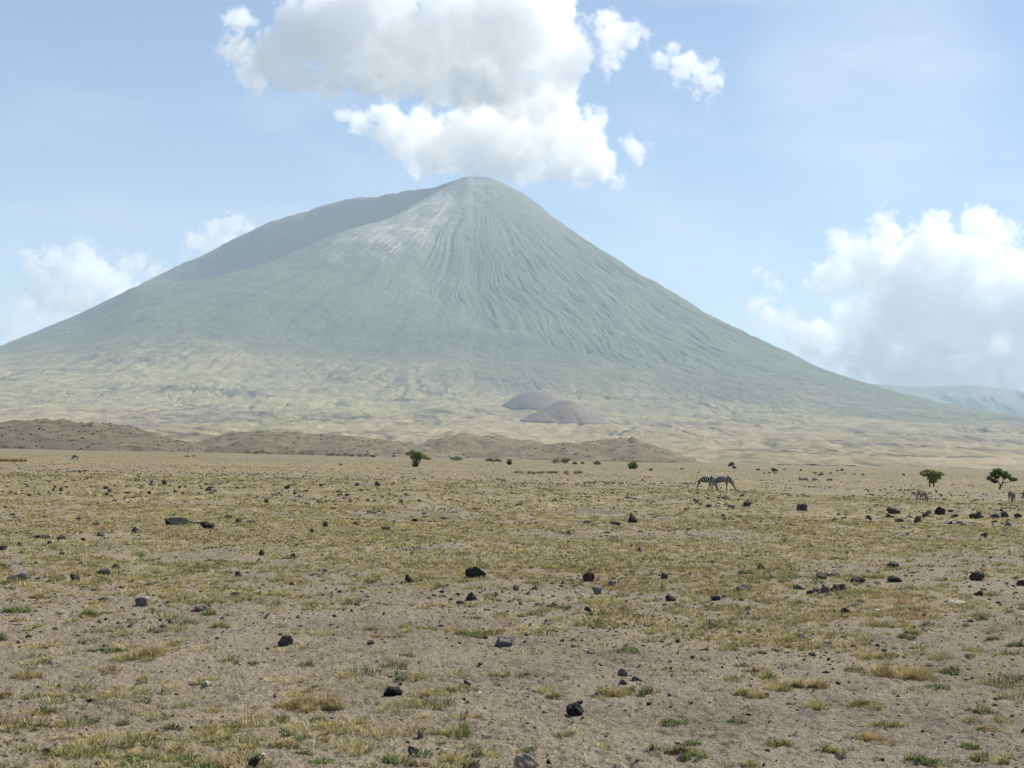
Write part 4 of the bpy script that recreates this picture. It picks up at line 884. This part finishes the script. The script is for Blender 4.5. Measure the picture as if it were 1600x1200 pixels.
def limb(bm, pts, rads, seg=7):
    prev = None
    for i, (p, r) in enumerate(zip(pts, rads)):
        p = Vector(p); d = (Vector(pts[min(i+1, len(pts)-1)])-Vector(pts[max(i-1, 0)])).normalized(); s = d.orthogonal().normalized(); q = d.cross(s)
        ring = [bm.verts.new(p+(s*math.cos(a)+q*math.sin(a))*r) for a in [j*2*math.pi/seg for j in range(seg)]]
        if prev:
            for j in range(seg): bm.faces.new((prev[j], prev[(j+1) % seg], ring[(j+1) % seg], ring[j]))
        else: bm.faces.new(ring[::-1])
        prev = ring
    bm.faces.new(prev)
def bm_done(bm, name, mat):
    me = bpy.data.meshes.new(name); bmesh.ops.recalc_face_normals(bm, faces=bm.faces); bm.to_mesh(me); bm.free(); me.materials.append(mat)
    for p in me.polygons: p.use_smooth = True
    return me
DG = ((0.045, 0.075, 0.032), (0.085, 0.12, 0.05)); LG = ((0.13, 0.175, 0.05), (0.28, 0.32, 0.10)); OG = ((0.09, 0.11, 0.055), (0.14, 0.15, 0.075)); BR = ((0.15, 0.12, 0.06), (0.11, 0.13, 0.05))
def plant(name, px, py, unit, clumps, limbs, n, pal, label, cat, seed, leaf=None, group=None):
    p = at(px, py)
    if p.y > 840: d = ray(px, py); p = Vector((d.x/d.y*840, 840, 0)); p.z = float(gz(np.array([p.x]), np.array([p.y]))[0])
    k = p.y/F*unit; rnd = random.Random(seed)
    o = empty(name, (p.x, p.y, p.z-0.03)); tag(o, label, cat, group)
    cl = [(x*k, rnd.uniform(-0.8, 0.8)*r*k, z*k, r*k) for x, z, r in clumps]
    cl += [(x*k, (1 if i % 2 else -1)*r*k*1.1, z*k*rnd.uniform(0.85, 1), r*k*0.8) for i, (x, z, r) in enumerate(clumps)]
    mesh_obj('crown', leaves(cl, n, leaf or k*9, pal, seed), o)
    bm = bmesh.new()
    for pts in limbs:
        m_ = [(x*k, rnd.uniform(-4, 4)*k*(i > 0), z*k) for i, (x, z, r) in enumerate(pts)]
        limb(bm, m_, [r*k for x, z, r in pts])
    mesh_obj('trunk', bm_done(bm, 'trunk', bk.m), o); return o
plant('acacia_tree', 1561.5, 765.3, 1/7.27, [(-45, 215, 33), (-10, 222, 33), (-80, 182, 34), (-105, 132, 32), (-62, 105, 32), (-25, 150, 30), (20, 190, 36), (60, 192, 32), (92, 152, 25), (112, 168, 22), (150, 126, 32), (188, 122, 22), (48, 150, 18)],
      [[(0, -5, 12), (6, 25, 10), (14, 55, 9), (30, 75, 7)], [(14, 55, 7), (-8, 85, 6), (-22, 120, 4), (-40, 160, 3)], [(30, 75, 7), (42, 110, 6), (62, 145, 4), (60, 180, 2)], [(30, 75, 6), (70, 88, 5), (115, 92, 4), (160, 108, 3)], [(-8, 85, 4), (-50, 95, 3), (-80, 115, 2)]], 2600, ((0.06, 0.09, 0.035), (0.12, 0.15, 0.055)), 'dark flat-crowned acacia with a forked leaning trunk near the right edge', 'tree', 41)
plant('acacia_tree', 1456.3, 761.8, 1/7.27, [(-128, 170, 16), (-102, 182, 19), (-75, 190, 20), (-48, 191, 21), (-20, 187, 22), (10, 185, 23), (40, 180, 22), (68, 176, 21), (95, 168, 19), (120, 156, 14), (-20, 155, 22), (15, 142, 26), (45, 135, 22), (-42, 105, 15), (30, 100, 19), (5, 118, 18), (70, 150, 16), (-62, 155, 24), (85, 130, 20), (-92, 148, 17), (-30, 128, 22), (60, 112, 18), (0, 92, 26), (-22, 72, 18), (36, 78, 20), (8, 60, 14)],
      [[(-28, -5, 9), (-24, 40, 8), (-30, 90, 6), (-50, 150, 3)], [(18, -5, 10), (20, 45, 8), (30, 95, 6), (60, 150, 3)], [(20, 45, 6), (5, 90, 5), (-5, 140, 3)]], 2400, ((0.16, 0.19, 0.06), (0.34, 0.37, 0.13)), 'small yellow green acacia on two thin trunks behind a lone zebra', 'tree', 42)
plant('leafy_tree', 648.5, 729.5, 1/8, [(-85, 165, 28), (-45, 188, 30), (-5, 178, 36), (40, 172, 32), (80, 152, 32), (112, 132, 26), (62, 112, 26), (5, 130, 36), (-35, 130, 28), (-108, 175, 14), (20, 90, 26)],
      [[(0, -5, 18), (-10, 40, 14), (-25, 90, 9), (-50, 150, 4)], [(8, -5, 18), (18, 50, 14), (30, 100, 9), (50, 150, 4)], [(0, -5, 16), (2, 60, 13), (0, 120, 6)], [(15, 0, 12), (45, 50, 9), (75, 120, 4)], [(-8, 0, 12), (-35, 30, 8), (-45, 75, 4)]], 2200, LG, 'bright leafy fan-shaped tree with dark trunks standing alone before the low hills', 'tree', 43)
plant('shrub', 988, 733, 1/6.4, [(-18, 40, 26), (10, 50, 30), (30, 35, 22), (0, 22, 26), (-25, 15, 12), (22, 15, 14)], [[(-8, -3, 7), (-5, 18, 5), (0, 40, 3)], [(-20, -3, 7), (-16, 10, 5)]], 1500, ((0.07, 0.12, 0.035), (0.16, 0.22, 0.06)), 'round bright green bush alone on the plain right of centre', 'shrub', 44)
plant('shrub', 796, 727, 1/8, [(0, 55, 26), (-12, 30, 22), (10, 25, 20)], [[(0, -3, 6), (0, 40, 4)]], 500, BR, 'upright brownish shrub between the bush line and the round green bush', 'shrub', 45)
plant('shrub', 1142, 729, 1/6, [(8, 30, 14), (16, 22, 14), (-14, 8, 12), (-2, 16, 10)], [[(0, -2, 4), (8, 25, 3)]], 500, OG, 'small lopsided grey green bush behind the zebra pair', 'shrub', 46)
plant('shrub', 1209, 737, 1/6, [(-6, 18, 16), (4, 10, 15), (22, 6, 12)], [[(0, -2, 4), (-4, 18, 3)]], 500, DG, 'small dark bush between the zebra pair and the distant zebras', 'shrub', 47)
BUSH = [(8, 699.5, 14, 5), (30, 700, 14, 5), (212, 704, 18, 8), (293, 706.5, 24, 10), (327, 708, 16, 7), (387, 709, 12, 5), (400, 709, 9, 5), (410, 708, 12, 8), (421, 709.5, 8, 4), (456, 710.5, 13, 8), (472, 710, 12, 8), (488, 711, 20, 9), (514, 712, 8, 4), (520, 711.5, 8, 5), (529, 712.5, 8, 4),
        (540, 713, 11, 6), (550, 714, 8, 4), (562, 714.5, 9, 5), (573, 714.5, 12, 6), (583, 715, 7, 4), (615, 714, 5, 4), (667, 719.5, 11, 6), (715, 721, 14, 8), (705, 718, 5, 3), (765, 722.5, 12, 7), (777, 722.5, 12, 5), (868, 725, 11, 8), (882, 725, 10, 8), (888, 720, 4, 4), (898, 726, 7, 4), (933, 727.5, 9, 7), (910, 725, 4, 3)]
WHERE = ['leftmost dark bush under the boulder-strewn hill', 'second bush from the left under the boulder-strewn hill', 'lone rounded dark bush under the right half of the boulder-strewn hill', 'widest dark bush where the boulder-strewn hill ends', 'low dark bush right of the widest one at the hill end',
         'first small bush of the trio before the long stony hill', 'middle small bush of the trio before the long stony hill', 'tallest bush of the trio before the long stony hill', 'low grey bush just right of the trio', 'left bush of the dense dark clump before the long stony hill', 'middle bush of the dense dark clump', 'largest bush, right end of the dense dark clump',
         'tiny bush right of the dense dark clump', 'small rounded bush after the tiny one in the bush line', 'tiny low bush in the middle of the bush line', 'dark bush starting the right part of the bush line', 'tiny bush next to the dark one in the right part of the line', 'small dark bush third in the right part of the line', 'wide dark bush near the right end of the bush line', 'last faint bush at the right end of the bush line',
         'tiny dark bush left of the fan-shaped tree', 'small dark bush just right of the fan-shaped tree', 'dark mounded bush farther right of the fan-shaped tree', 'tiny bush beside the dark mounded one', 'dark green bush left of the upright brownish shrub', 'flat green bush touching the upright brownish shrub', 'grey-topped round bush, left of two twins right of centre', 'dark round bush, right of two twins right of centre',
         'tiny bush up behind the right twin', 'small pale green bush right of the twins', 'compact dark bush left of the round bright green one', 'tiniest bush between the pale green and the compact dark bush']
for i, ((px, py, wp, hp), lb) in enumerate(zip(BUSH, WHERE)):
    hp *= 1.3; wp *= 1.1
    rnd = random.Random(i+900); cl = []
    nn = max(3, int(wp/3))
    for j in range(nn): x = (j+0.5)/nn-0.5; cl.append((x*wp*8*0.8, hp*8*(0.30+0.35*(1-abs(2*x))*rnd.uniform(0.6, 1.2)), hp*8*rnd.uniform(0.30, 0.42)))
    plant('shrub', px, py, 1/8, cl, [[(0, -3, 4), (3, hp*3, 3), (6, hp*5, 2)]], 420, (DG, DG, OG)[i % 3], lb, 'shrub', 50+i, leaf=0.16, group='bushes along the far edge of the plain')
def tussock(px, py, wp, hp, label, group, seed, pal='yo'):
    p = at(px, py); k = p.y/F; o = None; rs = np.random.RandomState(seed); n = 5
    W_ = wp*k; save = list(acc); acc.clear()
    add(p.x+rs.normal(0, W_*0.18, n), p.y+rs.normal(0, W_*0.2, n), np.full(n, W_*0.22), np.full(n, hp*k*1.1), 34, [pal[i % len(pal)] for i in range(n)], seed, np.full(n, 0.05), flat=0.1)
    v, q, t_, c = blades(p.x+rs.normal(0, W_*0.18, n), p.y+rs.normal(0, W_*0.2, n), np.full(n, W_*0.22), np.full(n, hp*k*1.1), 34, [pal[i % len(pal)] for i in range(n)], seed, np.full(n, 0.05), flat=0.1)
    acc.clear(); acc.extend(save); c = c*np.array((0.8, 0.72, 0.6))
    v = v-np.array([p.x, p.y, p.z], np.float32)
    me = raw_mesh('grass_tussock', v, q, c, True, t_); me.materials.append(gmat); o = mesh_obj('grass_tussock', me); o.location = p
    tag(o, label, 'tussock', group)
r_ = random.Random(8)
for px in (807, 813, 827, 834, 842, 849, 856, 863, 870, 883, 887, 899, 905):
    tussock(px, 740.5+r_.uniform(-0.7, 0.7), 6+2*r_.random(), 6, 'yellow brown tussock in the short row right of centre', 'tussocks of the short row', px)
for px in (2, 8, 14, 19, 26, 33, 39):
    tussock(px, 721.5, 8, 7, 'brown grass tussock in the clump at the left frame edge', 'tussocks at the left edge', px+5, 'yr')
for px, lb in ((292, 'flat brown tussock, left of a pair under the widest dark bush'), (303, 'darker brown tussock, right of a pair under the widest dark bush')):
    tussock(px, 714, 9, 3.5, lb, None, px, 'rd')
log('plants')

# ------------------------------------------------------------------ zebras
zm = M('zebra_coat')
sx = zm.n('SeparateXYZ'); zm.tc = zm.n('TexCoord'); zm.l(zm.tc.outputs['Object'], sx.inputs[0])
def mt(op, a, b=0.0):
    q = zm.n('Math', operation=op)
    for i, x in enumerate((a, b)):
        if isinstance(x, (int, float)): q.inputs[i].default_value = x
        else: zm.l(x, q.inputs[i])
    return q.outputs[0]
nz_ = mt('MULTIPLY', zm.noise(2.5, 2), 0.12)
legm = zm.rng(sx.outputs['Z'], 0.62, 0.78, 1, 0)                     # 1 on the legs: level bands; 0 on the trunk: upright bands
rump = zm.rng(sx.outputs['X'], -0.1, -0.5, 0, 1)
ph = mt('ADD', mt('MULTIPLY', sx.outputs['X'], 6.0), mt('MULTIPLY', mt('MULTIPLY', sx.outputs['Z'], 9.0), rump))
ph2 = mt('MULTIPLY', sx.outputs['Z'], 15.0)
phm = mt('ADD', mt('MULTIPLY', ph, mt('SUBTRACT', 1.0, legm)), mt('MULTIPLY', ph2, legm))
w_ = mt('SINE', mt('MULTIPLY', mt('ADD', phm, mt('MULTIPLY', nz_, 6)), 6.283))
stripe = zm.rng(w_, -0.05, 0.35)
col = zm.mix(stripe, (0.022, 0.016, 0.014), (0.42, 0.36, 0.30))
muz = zm.rng(sx.outputs['Z'], 0.10, 0.22, 1, 0); front = zm.rng(sx.outputs['X'], 0.75, 0.85)
col = zm.mix(mt('MULTIPLY', muz, front), col, (0.03, 0.025, 0.022)); zm.base(col)
dk_ = M('dark_hair'); dk_.base((0.04, 0.032, 0.028))
def zebra_mesh(side=0.0, step=0.0):
    nodes = []; edges = []
    def chain(pts, parent=None):
        last = parent
        for x, y, z, r in pts:
            nodes.append((x, y, z, r)); i = len(nodes)-1
            if last is not None: edges.append((last, i))
            last = i
        return last
    h = chain([(-0.48, 0, 0.97, 0.275)])
    mid = chain([(-0.12, 0, 0.92, 0.315), (0.22, 0, 0.94, 0.29)], h); ch = chain([(0.46, 0, 0.95, 0.225)], mid)
    nk = chain([(0.66, side*0.2, 0.80, 0.155), (0.84, side*0.5, 0.60, 0.115), (0.97, side*0.8, 0.42, 0.10)], ch)
    hd = chain([(1.03, side*0.9, 0.28, 0.085), (1.08, side, 0.13, 0.06), (1.10, side, 0.06, 0.05)], nk)
    for s in (-1, 1):
        chain([(0.90, side*0.8+s*0.07, 0.47, 0.035), (0.84, side*0.8+s*0.11, 0.54, 0.015)], nk)
        st = s*step
        chain([(0.44, s*0.12, 0.70, 0.085), (0.45+st*0.5, s*0.13, 0.42, 0.052), (0.44+st, s*0.13, 0.14, 0.034), (0.47+st, s*0.13, 0.03, 0.045)], ch)
        chain([(-0.50, s*0.14, 0.74, 0.125), (-0.43-st*0.4, s*0.14, 0.58, 0.08), (-0.60-st*0.8, s*0.13, 0.42, 0.05), (-0.57-st, s*0.13, 0.14, 0.035), (-0.54-st, s*0.13, 0.03, 0.045)], h)
    me = bpy.data.meshes.new('zb'); me.from_pydata([n[:3] for n in nodes], edges, [])
    o = link(bpy.data.objects.new('zb', me)); md = o.modifiers.new('s', 'SKIN'); md.use_smooth_shade = True
    for i, n in enumerate(nodes): me.skin_vertices[0].data[i].radius = (n[3], n[3])
    me.skin_vertices[0].data[0].use_root = True
    o.modifiers.new('u', 'SUBSURF').levels = 1
    ev = o.evaluated_get(bpy.context.evaluated_depsgraph_get()); out = bpy.data.meshes.new_from_object(ev)
    bpy.data.objects.remove(o); out.name = 'zebra_body'; out.materials.clear(); out.materials.append(zm.m); return out
ZB = [zebra_mesh(0.0, 0.06), zebra_mesh(0.18, -0.08)]
bm = bmesh.new(); limb(bm, [(-0.64, 0, 1.06), (-0.72, 0, 0.95), (-0.74, 0, 0.70), (-0.73, 0, 0.48)], [0.03, 0.022, 0.02, 0.045], 6); TAIL = bm_done(bm, 'tail', dk_.m)
def mane_mesh(side):
    bm = bmesh.new(); P = [(0.46, 0, 1.17), (0.66, side*0.2, 1.0), (0.86, side*0.5, 0.74), (0.99, side*0.8, 0.54)]
    rows = []
    for i, (x, y, z) in enumerate(P):
        n = Vector((0.55, 0, 0.83)) if i < 2 else Vector((0.8, 0, 0.6)); b = Vector((x, y, z))-n*0.06; t_ = Vector((x, y, z))+n*(0.05 if i in (0, 3) else 0.08)
        rows.append([bm.verts.new(b+Vector((0, -0.025, 0))), bm.verts.new(t_+Vector((0, -0.008, 0))), bm.verts.new(t_+Vector((0, 0.008, 0))), bm.verts.new(b+Vector((0, 0.025, 0)))])
    for a, b in zip(rows, rows[1:]):
        for j in range(4): bm.faces.new((a[j], a[(j+1) % 4], b[(j+1) % 4], b[j]))
    bm.faces.new(rows[0]); bm.faces.new(rows[-1][::-1]); return bm_done(bm, 'mane', zm.m)
MANE = [mane_mesh(0.0), mane_mesh(0.18)]
def zebra(px, py, hpx, rz, v, label, group, D=None):
    if D: d = ray(px, py); x = d.x/d.y*D; y = D; z = float(gz(np.array([x]), np.array([y]))[0]); p = Vector((x, y, z))
    else: p = at(px, py)
    sc = hpx*p.y/F/1.24
    log('zebra %s D=%.0f scale=%.2f' % (px, p.y, sc))
    b = link(bpy.data.objects.new('zebra', ZB[v])); b.location = p+Vector((0, 0, -0.01)); b.rotation_euler = (0, 0, R(rz)); b.scale = (sc, sc, sc)
    tag(b, label, 'zebra', group)
    mesh_obj('tail', TAIL, b); mesh_obj('mane', MANE[v], b)
G1 = 'zebras grazing on the plain'
zebra(1101, 767, 25, -28, 0, 'left zebra of the overlapping pair, grazing with its rump to the left', G1)
zebra(1127, 768, 25, -32, 1, 'right zebra of the overlapping pair, grazing with its head down to the right', G1)
zebra(1440, 786, 23, 48, 0, 'lone zebra seen from behind, grazing above the left end of the rock row', G1)
zebra(1581, 786, 22, 58, 1, 'zebra seen from behind below the dark acacia near the right edge', G1)
zebra(1608, 783, 22, 100, 0, 'zebra mostly cut off by the right edge of the frame', G1)
G2 = 'distant pale zebras behind a swell of the ground'
zebra(1250.5, 752, 12, 75, 0, 'distant zebra at the left end of the pale group behind the swell', G2, 216)
zebra(1257.5, 752, 12, 35, 1, 'distant zebra overlapping the leftmost one of the pale group', G2, 213)
zebra(1273, 752, 12, 50, 0, 'distant zebra alone in the middle of the pale group', G2, 218)
zebra(1297, 752, 12, 40, 1, 'distant zebra at the right end of the pale group behind the swell', G2, 215)
zebra(118, 721, 10.5, 148, 0, 'tiny pale zebra far off at the left, below the boulder-strewn hill', G1)
log('done')
